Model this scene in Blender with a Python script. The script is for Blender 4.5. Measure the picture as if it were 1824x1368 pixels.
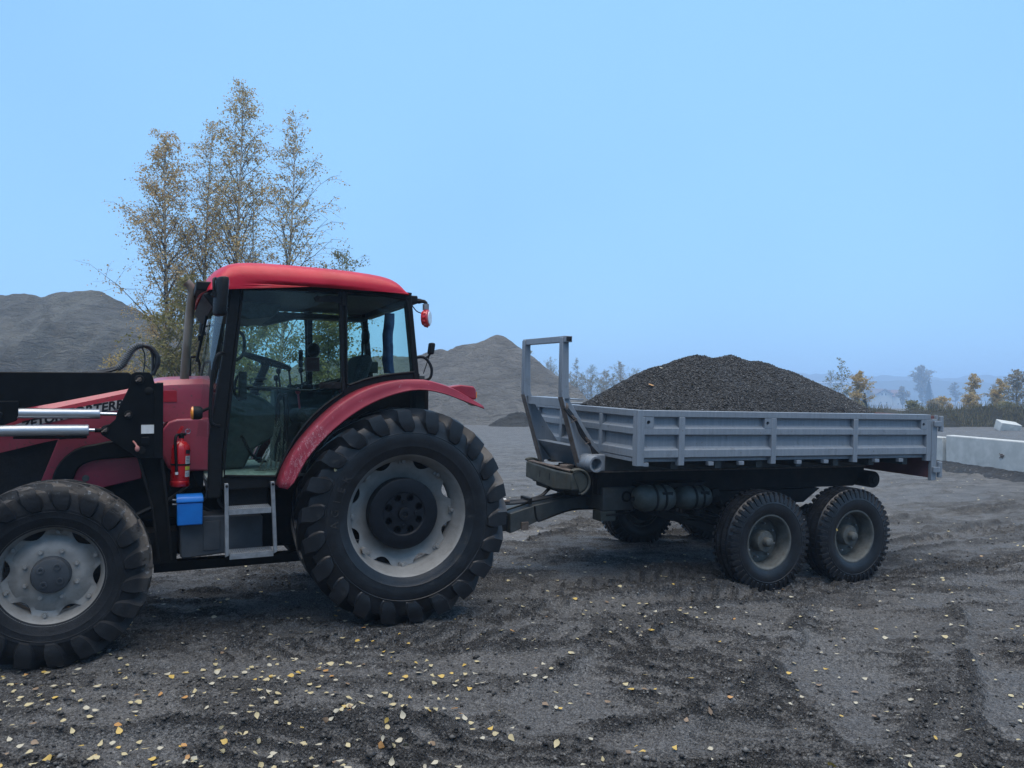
import bpy, bmesh, math, random
import numpy as np
from mathutils import Vector, Matrix

for o in list(bpy.data.objects):
    bpy.data.objects.remove(o)
random.seed(7)
rng = np.random.default_rng(11)
SC = bpy.context.scene
COL = SC.collection
R = math.radians

# ------------------------------------------------------------------ camera
cam_data = bpy.data.cameras.new('camera')
cam = bpy.data.objects.new('camera', cam_data)
COL.objects.link(cam)
cam_data.sensor_width = 36.0
cam_data.lens = 36.0 * 1370.0 / 1824.0
cam_data.clip_start = 0.05
cam_data.clip_end = 6000.0
cam.location = (0.0, 0.0, 1.85)
cam.rotation_euler = (R(90.669), 0.0, 0.0)
SC.camera = cam

# ------------------------------------------------------------------ sky
SUN_EL, SUN_AZ = 83.0, 195.0          # high overhead and soft
world = bpy.data.worlds.new('World')
SC.world = world
world.use_nodes = True
wn, wl = world.node_tree.nodes, world.node_tree.links
wn.clear()
w_out = wn.new('ShaderNodeOutputWorld')
w_bg = wn.new('ShaderNodeBackground')
w_sky = wn.new('ShaderNodeTexSky')
w_sky.sky_type = 'NISHITA'
w_sky.sun_disc = False
w_sky.sun_elevation = R(SUN_EL)
w_sky.sun_rotation = R(SUN_AZ)
w_sky.dust_density = 2.0
w_sky.ozone_density = 3.0
w_sc = wn.new('ShaderNodeVectorMath'); w_sc.operation = 'SCALE'
w_sc.inputs['Scale'].default_value = 0.9          # times the background strength of 0.1
w_fog = wn.new('ShaderNodeRGB')                    # an even lid of thin fog cloud
w_fog.outputs[0].default_value = (.98, 2.08, 3.72, 1)
w_mix = wn.new('ShaderNodeMix'); w_mix.data_type = 'RGBA'
w_mix.inputs['Factor'].default_value = 0.86
wl.new(w_sky.outputs[0], w_sc.inputs[0])
wl.new(w_sc.outputs[0], w_mix.inputs['A'])
w_tc = wn.new('ShaderNodeTexCoord'); w_no = wn.new('ShaderNodeTexNoise'); w_no.inputs['Scale'].default_value = 1.3; w_no.inputs['Detail'].default_value = 3
w_mr = wn.new('ShaderNodeMapRange'); w_mr.interpolation_type = 'SMOOTHSTEP'; w_mr.inputs['From Min'].default_value = .30; w_mr.inputs['From Max'].default_value = .70
w_fog2 = wn.new('ShaderNodeRGB'); w_fog2.outputs[0].default_value = (1.17, 2.40, 4.0, 1)   # thinner, paler parts of the lid
w_fm = wn.new('ShaderNodeMix'); w_fm.data_type = 'RGBA'
wl.new(w_tc.outputs['Generated'], w_no.inputs['Vector']); wl.new(w_no.outputs['Fac'], w_mr.inputs['Value']); wl.new(w_mr.outputs[0], w_fm.inputs['Factor'])
wl.new(w_fog.outputs[0], w_fm.inputs['A']); wl.new(w_fog2.outputs[0], w_fm.inputs['B'])
wl.new(w_fm.outputs['Result'], w_mix.inputs['B'])
wl.new(w_mix.outputs['Result'], w_bg.inputs['Color'])
w_bg.inputs['Strength'].default_value = 0.1
wl.new(w_bg.outputs[0], w_out.inputs['Surface'])

# ------------------------------------------------------------------ sun, veiled by the fog
sun_data = bpy.data.lights.new('sun', 'SUN')
sun_data.energy = 1.5
sun_data.angle = R(75)
sun_data.color = (1.0, 0.88, 0.73)
sun = bpy.data.objects.new('sun', sun_data)
COL.objects.link(sun)
sd = Vector((math.sin(R(SUN_AZ)) * math.cos(R(SUN_EL)), math.cos(R(SUN_AZ)) * math.cos(R(SUN_EL)), math.sin(R(SUN_EL))))
sun.rotation_euler = sd.to_track_quat('Z', 'Y').to_euler()
sun.location = (0, -10, 30)

vs = SC.view_settings
vs.view_transform = 'Standard'
vs.look = 'None'
vs.exposure = 1.52
vs.gamma = 1.0
vs.use_curve_mapping = False
SC.render.engine = 'CYCLES'
cy = SC.cycles
cy.use_denoising = True
cy.max_bounces = 8
cy.diffuse_bounces = 3
cy.glossy_bounces = 3
cy.transmission_bounces = 6
cy.transparent_max_bounces = 24
cy.volume_bounces = 2
cy.caustics_reflective = False
cy.caustics_refractive = False

# ------------------------------------------------------------------ object helpers
def tag(o, label=None, cat=None, group=None, kind=None):
    if label: o['label'] = label
    if cat: o['category'] = cat
    if group: o['group'] = group
    if kind: o['kind'] = kind
    return o

def empty(name, loc=(0, 0, 0), rot=(0, 0, 0), parent=None):
    o = bpy.data.objects.new(name, None)
    o.empty_display_size = 0.2
    COL.objects.link(o)
    o.location = loc
    o.rotation_euler = rot
    o.parent = parent
    return o

def link_mesh(name, me, mats, parent=None, loc=(0, 0, 0), rot=(0, 0, 0)):
    o = bpy.data.objects.new(name, me)
    COL.objects.link(o)
    if mats is not None and len(me.materials) == 0:
        for m in (mats if isinstance(mats, (list, tuple)) else [mats]):
            me.materials.append(m)
    o.parent = parent
    o.location = loc
    o.rotation_euler = rot
    return o

def smooth_path(pts, n):
    """Catmull-Rom resample of a polyline to n points."""
    p = np.array(pts, float)
    d = np.r_[0, np.cumsum(np.linalg.norm(np.diff(p, axis=0), axis=1))]
    t = np.linspace(0, d[-1], n)
    out = []
    for s in t:
        i = min(max(int(np.searchsorted(d, s, side='right') - 1), 0), len(p) - 2)
        u = (s - d[i]) / max(d[i + 1] - d[i], 1e-9)
        p0 = p[max(i - 1, 0)]; p1 = p[i]; p2 = p[i + 1]; p3 = p[min(i + 2, len(p) - 1)]
        out.append(0.5 * ((2 * p1) + (-p0 + p2) * u + (2 * p0 - 5 * p1 + 4 * p2 - p3) * u * u + (-p0 + 3 * p1 - 3 * p2 + p3) * u ** 3))
    return [tuple(q) for q in out]

class MB:
    """collects shapes for one mesh object"""
    def __init__(s):
        s.v = []; s.f = []; s.m = []
        s.cur = 0
    def add(s, verts, faces):
        b = len(s.v)
        s.v += [tuple(map(float, p)) for p in verts]
        for f in faces:
            s.f.append(tuple(b + i for i in f)); s.m.append(s.cur)
        return s
    def box(s, x0, x1, y0, y1, z0, z1, M=None):
        P = [(x0, y0, z0), (x1, y0, z0), (x1, y1, z0), (x0, y1, z0), (x0, y0, z1), (x1, y0, z1), (x1, y1, z1), (x0, y1, z1)]
        if M is not None: P = [tuple(M @ Vector(p)) for p in P]
        return s.add(P, [(0, 3, 2, 1), (4, 5, 6, 7), (0, 1, 5, 4), (1, 2, 6, 5), (2, 3, 7, 6), (3, 0, 4, 7)])
    def cbox(s, c, size, rot=(0, 0, 0)):
        from mathutils import Euler
        M = Matrix.Translation(c) @ Euler(rot).to_matrix().to_4x4()
        a, b, d = size[0] / 2, size[1] / 2, size[2] / 2
        return s.box(-a, a, -b, b, -d, d, M)
    def prism(s, poly, a0, a1, axis='y'):
        """poly: 2-D points; extruded from a0 to a1 along the axis (y: poly in xz, x: poly in yz, z: poly in xy)"""
        n = len(poly)
        def P(p, a):
            return {'y': (p[0], a, p[1]), 'x': (a, p[0], p[1]), 'z': (p[0], p[1], a)}[axis]
        V = [P(p, a0) for p in poly] + [P(p, a1) for p in poly]
        F = [tuple(range(n - 1, -1, -1)), tuple(range(n, 2 * n))]
        F += [(i, (i + 1) % n, n + (i + 1) % n, n + i) for i in range(n)]
        return s.add(V, F)
    def loft(s, rings, closed=True, cap=True):
        n = len(rings[0]); V = [p for r in rings for p in r]; F = []
        for k in range(len(rings) - 1):
            for i in range(n if closed else n - 1):
                j = (i + 1) % n
                F.append((k * n + i, k * n + j, (k + 1) * n + j, (k + 1) * n + i))
        if cap and closed:
            F.append(tuple(range(n - 1, -1, -1)))
            F.append(tuple((len(rings) - 1) * n + i for i in range(n)))
        return s.add(V, F)
    def tube(s, pts, r, n=8, closed=False):
        pts = [Vector(p) for p in pts]
        rs = r if isinstance(r, (list, tuple)) else [r] * len(pts)
        rings = []; prev = None
        for i, p in enumerate(pts):
            if closed:
                t = pts[(i + 1) % len(pts)] - pts[i - 1]
            else:
                t = pts[min(i + 1, len(pts) - 1)] - pts[max(i - 1, 0)]
            t.normalize()
            if prev is None:
                u = t.orthogonal().normalized()
            else:
                u = prev - t * prev.dot(t)
                if u.length < 1e-6: u = t.orthogonal()
                u.normalize()
            prev = u
            w = t.cross(u)
            rings.append([tuple(p + (u * math.cos(2 * math.pi * k / n) + w * math.sin(2 * math.pi * k / n)) * rs[i]) for k in range(n)])
        if closed:
            rings.append(rings[0])
            return s.loft(rings, True, False)
        return s.loft(rings)
    def cyl(s, p0, p1, r, n=16, r1=None):
        return s.tube([p0, p1], [r, r if r1 is None else r1], n)
    def lathe(s, prof, n=32, axis='y', c=(0, 0, 0), closed=True):
        """prof: (radius, along-axis) points; closed joins last to first"""
        V = []; F = []; m = len(prof)
        for k in range(n):
            a = 2 * math.pi * k / n
            ca, sa = math.cos(a), math.sin(a)
            for r, h in prof:
                q = {'y': (r * ca, h, r * sa), 'x': (h, r * ca, r * sa), 'z': (r * ca, r * sa, h)}[axis]
                V.append((q[0] + c[0], q[1] + c[1], q[2] + c[2]))
        for k in range(n):
            k2 = (k + 1) % n
            for i in range(m if closed else m - 1):
                j = (i + 1) % m
                F.append((k * m + i, k * m + j, k2 * m + j, k2 * m + i))
        return s.add(V, F)
    def ball(s, c, r, n=10, sq=(1, 1, 1)):
        prof = [(max(1e-4, math.cos(a)) , math.sin(a)) for a in np.linspace(-math.pi / 2, math.pi / 2, max(5, n // 2 + 1))]
        V = []; F = []; m = len(prof)
        for k in range(n):
            a = 2 * math.pi * k / n
            for q, h in prof: V.append((c[0] + r * q * math.cos(a) * sq[0], c[1] + r * q * math.sin(a) * sq[1], c[2] + r * h * sq[2]))
        for k in range(n):
            for i in range(m - 1): F.append((k * m + i, ((k + 1) % n) * m + i, ((k + 1) % n) * m + i + 1, k * m + i + 1))
        return s.add(V, F)
    def mirror_y(s):
        s.v = [(x, -y, z) for x, y, z in s.v]
        return s
    def build(s, name, mat, parent=None, bevel=0.0, seg=2, smooth=35, loc=(0, 0, 0), rot=(0, 0, 0), solid=0.0, sub=0, **tags):
        me = bpy.data.meshes.new(name)
        me.from_pydata(s.v, [], s.f)
        bm = bmesh.new(); bm.from_mesh(me)
        bmesh.ops.remove_doubles(bm, verts=bm.verts, dist=1e-5)
        bmesh.ops.recalc_face_normals(bm, faces=bm.faces)
        bm.to_mesh(me); bm.free()
        if len(set(s.m)) > 1 and len(me.polygons) == len(s.m):
            me.polygons.foreach_set('material_index', s.m)
        if smooth:
            me.shade_smooth()
            me.set_sharp_from_angle(angle=R(smooth))
        o = link_mesh(name, me, mat, parent, loc, rot)
        if solid:
            md = o.modifiers.new('solid', 'SOLIDIFY'); md.thickness = solid; md.offset = -1
        if bevel:
            md = o.modifiers.new('bevel', 'BEVEL'); md.width = bevel; md.segments = seg; md.limit_method = 'ANGLE'; md.angle_limit = R(40)
        if sub:
            md = o.modifiers.new('sub', 'SUBSURF'); md.levels = sub; md.render_levels = sub
        if tags: tag(o, **tags)
        return o

def np_mesh(name, V, F, mat, parent=None, smooth=False, loc=(0, 0, 0), matidx=None):
    """V (n,3), F (m,k) arrays, all faces the same size"""
    V = np.asarray(V, np.float32); F = np.asarray(F, np.int32)
    me = bpy.data.meshes.new(name)
    m, k = F.shape
    me.vertices.add(len(V)); me.vertices.foreach_set('co', V.ravel())
    me.loops.add(m * k); me.loops.foreach_set('vertex_index', F.ravel())
    me.polygons.add(m)
    me.polygons.foreach_set('loop_start', np.arange(m, dtype=np.int32) * k)
    try:
        me.polygons.foreach_set('loop_total', np.full(m, k, np.int32))
    except Exception:
        pass
    if smooth: me.polygons.foreach_set('use_smooth', np.ones(m, bool))
    me.update(calc_edges=True)
    o = link_mesh(name, me, mat, parent, loc)
    if matidx is not None: me.polygons.foreach_set('material_index', np.asarray(matidx, np.int32))
    return o

def cut(o, cutter_mb):
    """boolean difference, applied"""
    c = cutter_mb.build('cutter', None, o.parent, smooth=0)
    c.location = o.location
    md = o.modifiers.new('cut', 'BOOLEAN'); md.object = c; md.operation = 'DIFFERENCE'; md.solver = 'EXACT'
    dg = bpy.context.evaluated_depsgraph_get()
    me = bpy.data.meshes.new_from_object(o.evaluated_get(dg))
    o.modifiers.clear()
    o.data = me
    bpy.data.objects.remove(c)
    me.set_sharp_from_angle(angle=R(35))
    return o

def text_mesh(name, body, size, mat, parent, M, shear=0.0, offset=0.0, extrude=0.002, sx=1.0):
    cu = bpy.data.curves.new('txt', 'FONT')
    cu.body = body; cu.size = size; cu.shear = shear; cu.offset = offset; cu.extrude = extrude
    cu.align_x = 'CENTER'; cu.align_y = 'CENTER'; cu.resolution_u = 4
    t = bpy.data.objects.new('txt', cu); COL.objects.link(t)
    dg = bpy.context.evaluated_depsgraph_get()
    me = bpy.data.meshes.new_from_object(t.evaluated_get(dg))
    bpy.data.objects.remove(t)
    me.transform(Matrix.Diagonal((sx, 1, 1, 1)))
    me.transform(M)
    me.materials.clear()
    me.name = name
    return link_mesh(name, me, mat, parent)

# ------------------------------------------------------------------ noise
def _hash(ix, iy, seed):
    h = (ix.astype(np.int64) * 374761393 + iy.astype(np.int64) * 668265263 + seed * 1442695041) & 0x7fffffff
    h = ((h ^ (h >> 13)) * 1274126177) & 0x7fffffff
    h = ((h ^ (h >> 16)) * 974711) & 0x7fffffff
    return (h & 0xffff) / 65535.0
def vnoise(x, y, seed=0):
    x = np.asarray(x, float); y = np.asarray(y, float)
    ix = np.floor(x); iy = np.floor(y); fx = x - ix; fy = y - iy
    u = fx * fx * fx * (fx * (fx * 6 - 15) + 10); w = fy * fy * fy * (fy * (fy * 6 - 15) + 10)
    a = _hash(ix, iy, seed); b = _hash(ix + 1, iy, seed); c = _hash(ix, iy + 1, seed); d = _hash(ix + 1, iy + 1, seed)
    return (a * (1 - u) + b * u) * (1 - w) + (c * (1 - u) + d * u) * w - 0.5
def fbm(x, y, octs=4, seed=0, gain=0.5):
    s = 0; a = 1.0
    for k in range(octs):
        s = s + a * vnoise(x * 2.03 ** k + 17.3 * k, y * 2.03 ** k - 9.1 * k, seed + k); a *= gain
    return s
def sstep(a, b, x):
    t = np.clip((x - a) / (b - a), 0, 1); return t * t * (3 - 2 * t)
# ------------------------------------------------------------------ materials (all procedural)
def _new(name):
    m = bpy.data.materials.new(name); m.use_nodes = True
    nt = m.node_tree; nt.nodes.clear()
    out = nt.nodes.new('ShaderNodeOutputMaterial')
    bs = nt.nodes.new('ShaderNodeBsdfPrincipled')
    nt.links.new(bs.outputs[0], out.inputs['Surface'])
    return m, nt, bs, out
def N(nt, t, **kw):
    n = nt.nodes.new('ShaderNode' + t)
    for k, v in kw.items(): setattr(n, k, v)
    return n
def noise(nt, vec, scale, detail=6, rough=0.6, dist=0.0):
    n = N(nt, 'TexNoise'); n.inputs['Scale'].default_value = scale; n.inputs['Detail'].default_value = detail
    n.inputs['Roughness'].default_value = rough; n.inputs['Distortion'].default_value = dist
    nt.links.new(vec, n.inputs['Vector']); return n.outputs['Fac']
def ramp(nt, fac, lo, hi, a=0.0, b=1.0):
    n = N(nt, 'MapRange'); n.interpolation_type = 'SMOOTHSTEP'
    for k, v in zip(('From Min', 'From Max', 'To Min', 'To Max'), (lo, hi, a, b)): n.inputs[k].default_value = v
    nt.links.new(fac, n.inputs['Value']); return n.outputs[0]
def mix(nt, fac, a, b):
    n = N(nt, 'Mix', data_type='RGBA')
    for s, v in (('A', a), ('B', b)):
        if isinstance(v, tuple): n.inputs[s].default_value = (*v, 1)
        else: nt.links.new(v, n.inputs[s])
    if isinstance(fac, float): n.inputs['Factor'].default_value = fac
    else: nt.links.new(fac, n.inputs['Factor'])
    return n.outputs['Result']
def mul(nt, a, b, op='MULTIPLY'):
    n = N(nt, 'Math', operation=op)
    for i, v in enumerate((a, b)):
        if isinstance(v, (int, float)): n.inputs[i].default_value = v
        else: nt.links.new(v, n.inputs[i])
    return n.outputs[0]
def coords(nt, scale=None, kind='Object'):
    t = N(nt, 'TexCoord').outputs[kind]
    if scale:
        mp = N(nt, 'Mapping'); mp.inputs['Scale'].default_value = scale
        nt.links.new(t, mp.inputs['Vector']); return mp.outputs[0]
    return t
def bump(nt, bs, h, strength, dist=0.01):
    b = N(nt, 'Bump'); b.inputs['Strength'].default_value = strength; b.inputs['Distance'].default_value = dist
    nt.links.new(h, b.inputs['Height']); nt.links.new(b.outputs[0], bs.inputs['Normal']); return b

def mat(name, c1, c2=None, scale=6.0, lo=.35, hi=.68, rough=.6, rough2=None, metal=0.0, bmp=0.0, bscale=60., bdist=.004, coat=0., spec=.5, stretch=None,
        dirt=None, dscale=3.0, dlo=.5, dhi=.75, damt=.8, speck=None):
    m, nt, bs, out = _new(name)
    v = coords(nt, stretch)
    f = noise(nt, v, scale)
    fac = ramp(nt, f, lo, hi)
    col = mix(nt, fac, c1, c2 if c2 else tuple(min(1, x * 1.25 + .003) for x in c1))
    if dirt:
        d = ramp(nt, noise(nt, coords(nt), dscale, 9, .7, .4), dlo, dhi, 0, damt)
        col = mix(nt, d, col, dirt)
        r0 = ramp(nt, noise(nt, coords(nt), dscale, 9, .7, .4), dlo, dhi, rough, .85)
        nt.links.new(r0, bs.inputs['Roughness'])
    else:
        r0 = ramp(nt, noise(nt, coords(nt), scale * 2.3), .3, .7, rough, rough2 if rough2 else min(1, rough + .12))
        nt.links.new(r0, bs.inputs['Roughness'])
    if speck:                                  # small chips and splashes: colour, scale, threshold, amount
        sf = ramp(nt, noise(nt, coords(nt), speck[1], 4, .55), speck[2], speck[2] + .05, 0, speck[3])
        sp_ = ramp(nt, noise(nt, coords(nt), 1.7, 4, .6), .40, .62)
        col = mix(nt, mul(nt, sf, sp_), col, speck[0])
    nt.links.new(col, bs.inputs['Base Color'])
    bs.inputs['Metallic'].default_value = metal
    bs.inputs['Specular IOR Level'].default_value = spec
    bs.inputs['Coat Weight'].default_value = coat
    bs.inputs['Coat Roughness'].default_value = .12
    if bmp: bump(nt, bs, noise(nt, coords(nt), bscale, 5), bmp, bdist)
    return m

M = {}
M['red'] = mat('tractor_red_paint', (.34, .036, .062), (.40, .052, .082), 3, rough=.32, coat=.3, speck=((.09, .06, .05), 38, .60, .6), dirt=(.22, .075, .095), dscale=2.2, dlo=.48, dhi=.8, damt=.45)
M['roof_red'] = mat('cab_roof_red', (.42, .003, .016), (.50, .006, .026), 4, rough=.38, coat=.08, spec=.3, bmp=.04, bscale=25)
M['bottle_red'] = mat('extinguisher_red', (.50, .006, .010), (.60, .010, .016), 6, rough=.25, coat=.4)
M['black'] = mat('black_paint', (.0025, .003, .0036), (.005, .0057, .0065), 9, rough=.45, spec=.14, dirt=(.022, .022, .022), dscale=8, dlo=.58, dhi=.85, damt=.6)
M['plastic'] = mat('black_plastic', (.004, .0046, .0052), (.007, .008, .009), 30, rough=.5, spec=.22, bmp=.1, bscale=300, bdist=.001)
M['dark_steel'] = mat('dirty_dark_steel', (.004, .0045, .005), (.012, .012, .012), 7, rough=.62, spec=.2, bmp=.25, bscale=45, dirt=(.055, .050, .045), dscale=4, dlo=.5, dhi=.85, damt=.6)
M['black_gap'] = mat('grille_black', (.004, .004, .005), (.007, .007, .008), 30, rough=.8)
M['rubber'] = mat('tyre_rubber', (.0048, .0058, .0078), (.0125, .0142, .0175), 7, rough=.40, spec=.45, bmp=.35, bscale=60, dirt=(.055, .052, .048), dscale=9, dlo=.55, dhi=.76, damt=.65)
M['rubber_dust'] = mat('dusty_raised_rubber', (.020, .020, .021), (.050, .049, .048), 30, rough=.7, spec=.2)
M['rubber_clean'] = mat('rubber_hose', (.008, .009, .011), (.016, .017, .02), 20, rough=.45)
M['rim'] = mat('dusty_grey_rim', (.20, .196, .186), (.28, .274, .26), 5, rough=.5, bmp=.12, bscale=70, dirt=(.12, .105, .085), dscale=6, dlo=.5, dhi=.8, damt=.6)
M['rim_old'] = mat('old_trailer_rim', (.062, .066, .060), (.125, .131, .120), 10, rough=.6, bmp=.25, bscale=60, dirt=(.075, .055, .038), dscale=10, dlo=.5, dhi=.75, damt=.8)
M['cast'] = mat('cast_iron_weight', (.004, .0055, .0085), (.008, .010, .014), 14, rough=.45, spec=.25, bmp=.25, bscale=120, bdist=.002)
M['zinc'] = mat('zinc_silver', (.42, .44, .46), (.50, .52, .54), 14, rough=.34, metal=.75, stretch=(1, 8, 8), bmp=.05, dirt=(.10, .10, .10), dscale=9, dlo=.6, dhi=.9, damt=.5)
M['galv'] = mat('galvanised_steel', (.20, .213, .225), (.28, .295, .31), 16, rough=.5, metal=.35, bmp=.15, bscale=60, dirt=(.11, .10, .09), dscale=14, dlo=.55, dhi=.85, damt=.6)
M['chrome'] = mat('bright_rod', (.55, .56, .58), (.62, .63, .64), 10, rough=.15, metal=1.0)
M['exhaust'] = mat('heat_stained_steel', (.13, .10, .075), (.24, .20, .16), 7, rough=.4, metal=.25, stretch=(1, 1, .4))
M['tank'] = mat('dusty_plastic_tank', (.028, .034, .042), (.045, .052, .060), 6, rough=.55, bmp=.1, bscale=60, dirt=(.08, .08, .08), dscale=6, dlo=.5, dhi=.85, damt=.5)
M['blue'] = mat('worn_blue_paint', (.002, .115, .42), (.003, .15, .50), 8, rough=.4, dirt=(.06, .06, .065), dscale=16, dlo=.60, dhi=.72, damt=.8)
M['white'] = mat('white_sticker', (.62, .62, .60), (.70, .70, .68), 30, rough=.5, dirt=(.25, .25, .24), dscale=20, dlo=.6, dhi=.8, damt=.5)
M['yellow'] = mat('yellow_label', (.62, .58, .06), None, 20, rough=.5)
M['decal_white'] = mat('decal_white', (.55, .57, .62), (.60, .62, .66), 20, rough=.4)
M['decal_black'] = mat('decal_black', (.012, .013, .02), None, 20, rough=.4)
M['red_patch'] = mat('cleaner_red_patch', (.42, .012, .026), None, 10, rough=.35)
M['lens_orange'] = mat('orange_lens', (.75, .22, .02), (.85, .32, .05), 60, rough=.2, coat=.6)
M['lens_red'] = mat('red_lens', (.50, .01, .015), (.65, .03, .03), 60, rough=.2, coat=.6)
M['lens_clear'] = mat('clear_lens', (.5, .5, .5), (.62, .62, .62), 80, rough=.15, coat=.6)
M['trailer'] = mat('trailer_grey_paint', (.190, .218, .250), (.228, .256, .288), 2.5, rough=.42, stretch=(14, 14, .7), bmp=.05, bscale=25, dirt=(.10, .095, .09), dscale=9, dlo=.54, dhi=.78, damt=.55, speck=((.10, .06, .045), 30, .655, .7))
M['trailer_in'] = mat('tailgate_brown_primer', (.13, .052, .052), (.17, .07, .068), 6, rough=.7)
M['green_steel'] = mat('old_green_steel', (.026, .031, .027), (.055, .061, .053), 7, rough=.62, bmp=.35, bscale=40, dirt=(.07, .058, .035), dscale=6, dlo=.45, dhi=.75, damt=.85)
M['drawbar'] = mat('worn_drawbar_paint', (.028, .034, .036), (.055, .064, .064), 6, rough=.58, bmp=.3, bscale=40, dirt=(.055, .045, .035), dscale=6, dlo=.48, dhi=.78, damt=.7)
M['rust_edge'] = mat('rusty_edge', (.10, .075, .06), (.16, .13, .11), 14, rough=.7)
M['air_tank'] = mat('dirty_air_tank', (.040, .048, .045), (.070, .080, .074), 8, rough=.55, bmp=.15, bscale=50, dirt=(.05, .045, .035), dscale=7, dlo=.45, dhi=.75, damt=.7)
M['concrete'] = mat('concrete', (.40, .415, .40), (.50, .51, .49), 3, rough=.85, bmp=.3, bscale=60, dirt=(.26, .27, .255), dscale=2.0, dlo=.5, dhi=.8, damt=.7)
M['cloth'] = mat('blue_work_cloth', (.012, .035, .10), (.02, .06, .15), 12, rough=.9, bmp=.3, bscale=80)
M['seat'] = mat('seat_fabric', (.018, .020, .020), (.05, .055, .055), 80, rough=.9, bmp=.5, bscale=120)
M['interior'] = mat('cab_trim_grey', (.022, .034, .032), (.036, .050, .047), 20, rough=.7, bmp=.1)
M['floor_mat'] = mat('cab_floor_mat', (.16, .20, .185), (.26, .30, .28), 6, rough=.8, bmp=.3, bscale=50, stretch=(6, 1, 1))
M['mirror'] = mat('mirror_glass', (.75, .75, .78), None, 10, rough=.03, metal=1.0)
M['wall'] = mat('house_plaster', (.46, .44, .38), (.52, .50, .43), 2, rough=.9)
M['tile'] = mat('house_roof_tiles', (.14, .075, .065), (.19, .10, .085), 3, rough=.85)
M['tile2'] = mat('house_roof_brown', (.10, .085, .085), (.14, .11, .11), 3, rough=.85)
M['pane'] = mat('dark_window', (.03, .035, .04), None, 5, rough=.15)
M['shed'] = mat('warehouse_sheet', (.42, .46, .50), (.48, .52, .55), 1, rough=.6)
M['shed_roof'] = mat('warehouse_roof', (.62, .64, .66), None, 1, rough=.6)

def glass(name, col, extra=0.0):
    m = bpy.data.materials.new(name); m.use_nodes = True
    nt = m.node_tree; nt.nodes.clear()
    out = N(nt, 'OutputMaterial'); tr = N(nt, 'BsdfTransparent'); gl = N(nt, 'BsdfGlossy'); mx = N(nt, 'MixShader'); fr = N(nt, 'LayerWeight')
    df = N(nt, 'BsdfDiffuse'); mx2 = N(nt, 'MixShader')
    tr.inputs[0].default_value = (*col, 1); gl.inputs['Roughness'].default_value = .02; fr.inputs['Blend'].default_value = .5
    df.inputs[0].default_value = (.35, .37, .36, 1)
    v = coords(nt, (18, 18, 1.2))
    d = ramp(nt, noise(nt, v, 3.0, 8, .7), .58, .80, .0, .04)       # dried rain streaks
    nt.links.new(d, mx2.inputs[0]); nt.links.new(tr.outputs[0], mx2.inputs[1]); nt.links.new(df.outputs[0], mx2.inputs[2])
    nt.links.new(mul(nt, mul(nt, mul(nt, fr.outputs['Facing'], 5.0, 'POWER'), .55), .014, 'ADD'), mx.inputs[0]); nt.links.new(mx2.outputs[0], mx.inputs[1]); nt.links.new(gl.outputs[0], mx.inputs[2])
    nt.links.new(mx.outputs[0], out.inputs[0])
    return m
M['glass'] = glass('green_tinted_glass', (.86, .955, .925))

# red paint of the rear fender: bird droppings and rubbed patches
def fender_mat():
    m, nt, bs, out = _new('scratched_red_fender')
    base = mix(nt, ramp(nt, noise(nt, coords(nt), 3), .35, .7), (.235, .016, .032), (.30, .028, .046))
    dust = ramp(nt, noise(nt, coords(nt), 2.2, 9, .7), .5, .8, 0, .4)
    c = mix(nt, dust, base, (.24, .09, .11))
    st = noise(nt, coords(nt, (16, 3, 5)), 2.2, 4, .55, 1.6)
    band = mul(nt, ramp(nt, st, .515, .53), ramp(nt, st, .535, .55, 1, 0))
    patch = ramp(nt, noise(nt, coords(nt), 2.3, 3), .52, .60)
    runs = mul(nt, band, patch)
    chips = ramp(nt, noise(nt, coords(nt), 16, 9, .75), .60, .64, 0, .95)
    c = mix(nt, mul(nt, runs, .8), c, (.52, .36, .38))
    c = mix(nt, mul(nt, chips, .5), c, (.48, .26, .29))
    nt.links.new(c, bs.inputs['Base Color'])
    bs.inputs['Roughness'].default_value = .44; bs.inputs['Coat Weight'].default_value = .08; bs.inputs['Specular IOR Level'].default_value = .35
    return m
M['fender'] = fender_mat()

# muddy tyre tread of the front wheel
def muddy_rubber():
    m, nt, bs, out = _new('muddy_tread')
    base = mix(nt, ramp(nt, noise(nt, coords(nt), 5), .35, .7), (.005, .006, .008), (.013, .0148, .018))
    # mud cakes the tread band: distance from the wheel axis (object y)
    sep = N(nt, 'SeparateXYZ'); nt.links.new(coords(nt), sep.inputs[0])
    x2 = mul(nt, sep.outputs[0], sep.outputs[0]); z2 = mul(nt, sep.outputs[2], sep.outputs[2])
    rad = mul(nt, mul(nt, x2, z2, 'ADD'), .5, 'POWER')
    nz = noise(nt, coords(nt), 9, 10, .75)
    f = mul(nt, mul(nt, ramp(nt, rad, .535, .585), ramp(nt, nz, .34, .46), 'MULTIPLY'), ramp(nt, sep.outputs[2], -.38, .10, .12, 1.0))
    grey = mix(nt, ramp(nt, noise(nt, coords(nt), 26, 8, .7), .54, .72), (.062, .056, .050), (.27, .28, .29))
    dust = mix(nt, ramp(nt, noise(nt, coords(nt), 6, 9, .7), .55, .85, 0, .5), base, (.055, .052, .050))
    c = mix(nt, mul(nt, f, .9), dust, grey)
    nt.links.new(c, bs.inputs['Base Color']); bs.inputs['Roughness'].default_value = .6; bs.inputs['Specular IOR Level'].default_value = .3
    bump(nt, bs, mul(nt, nz, f, 'ADD'), .6, .012)
    return m
M['rubber_mud'] = muddy_rubber()

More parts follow.
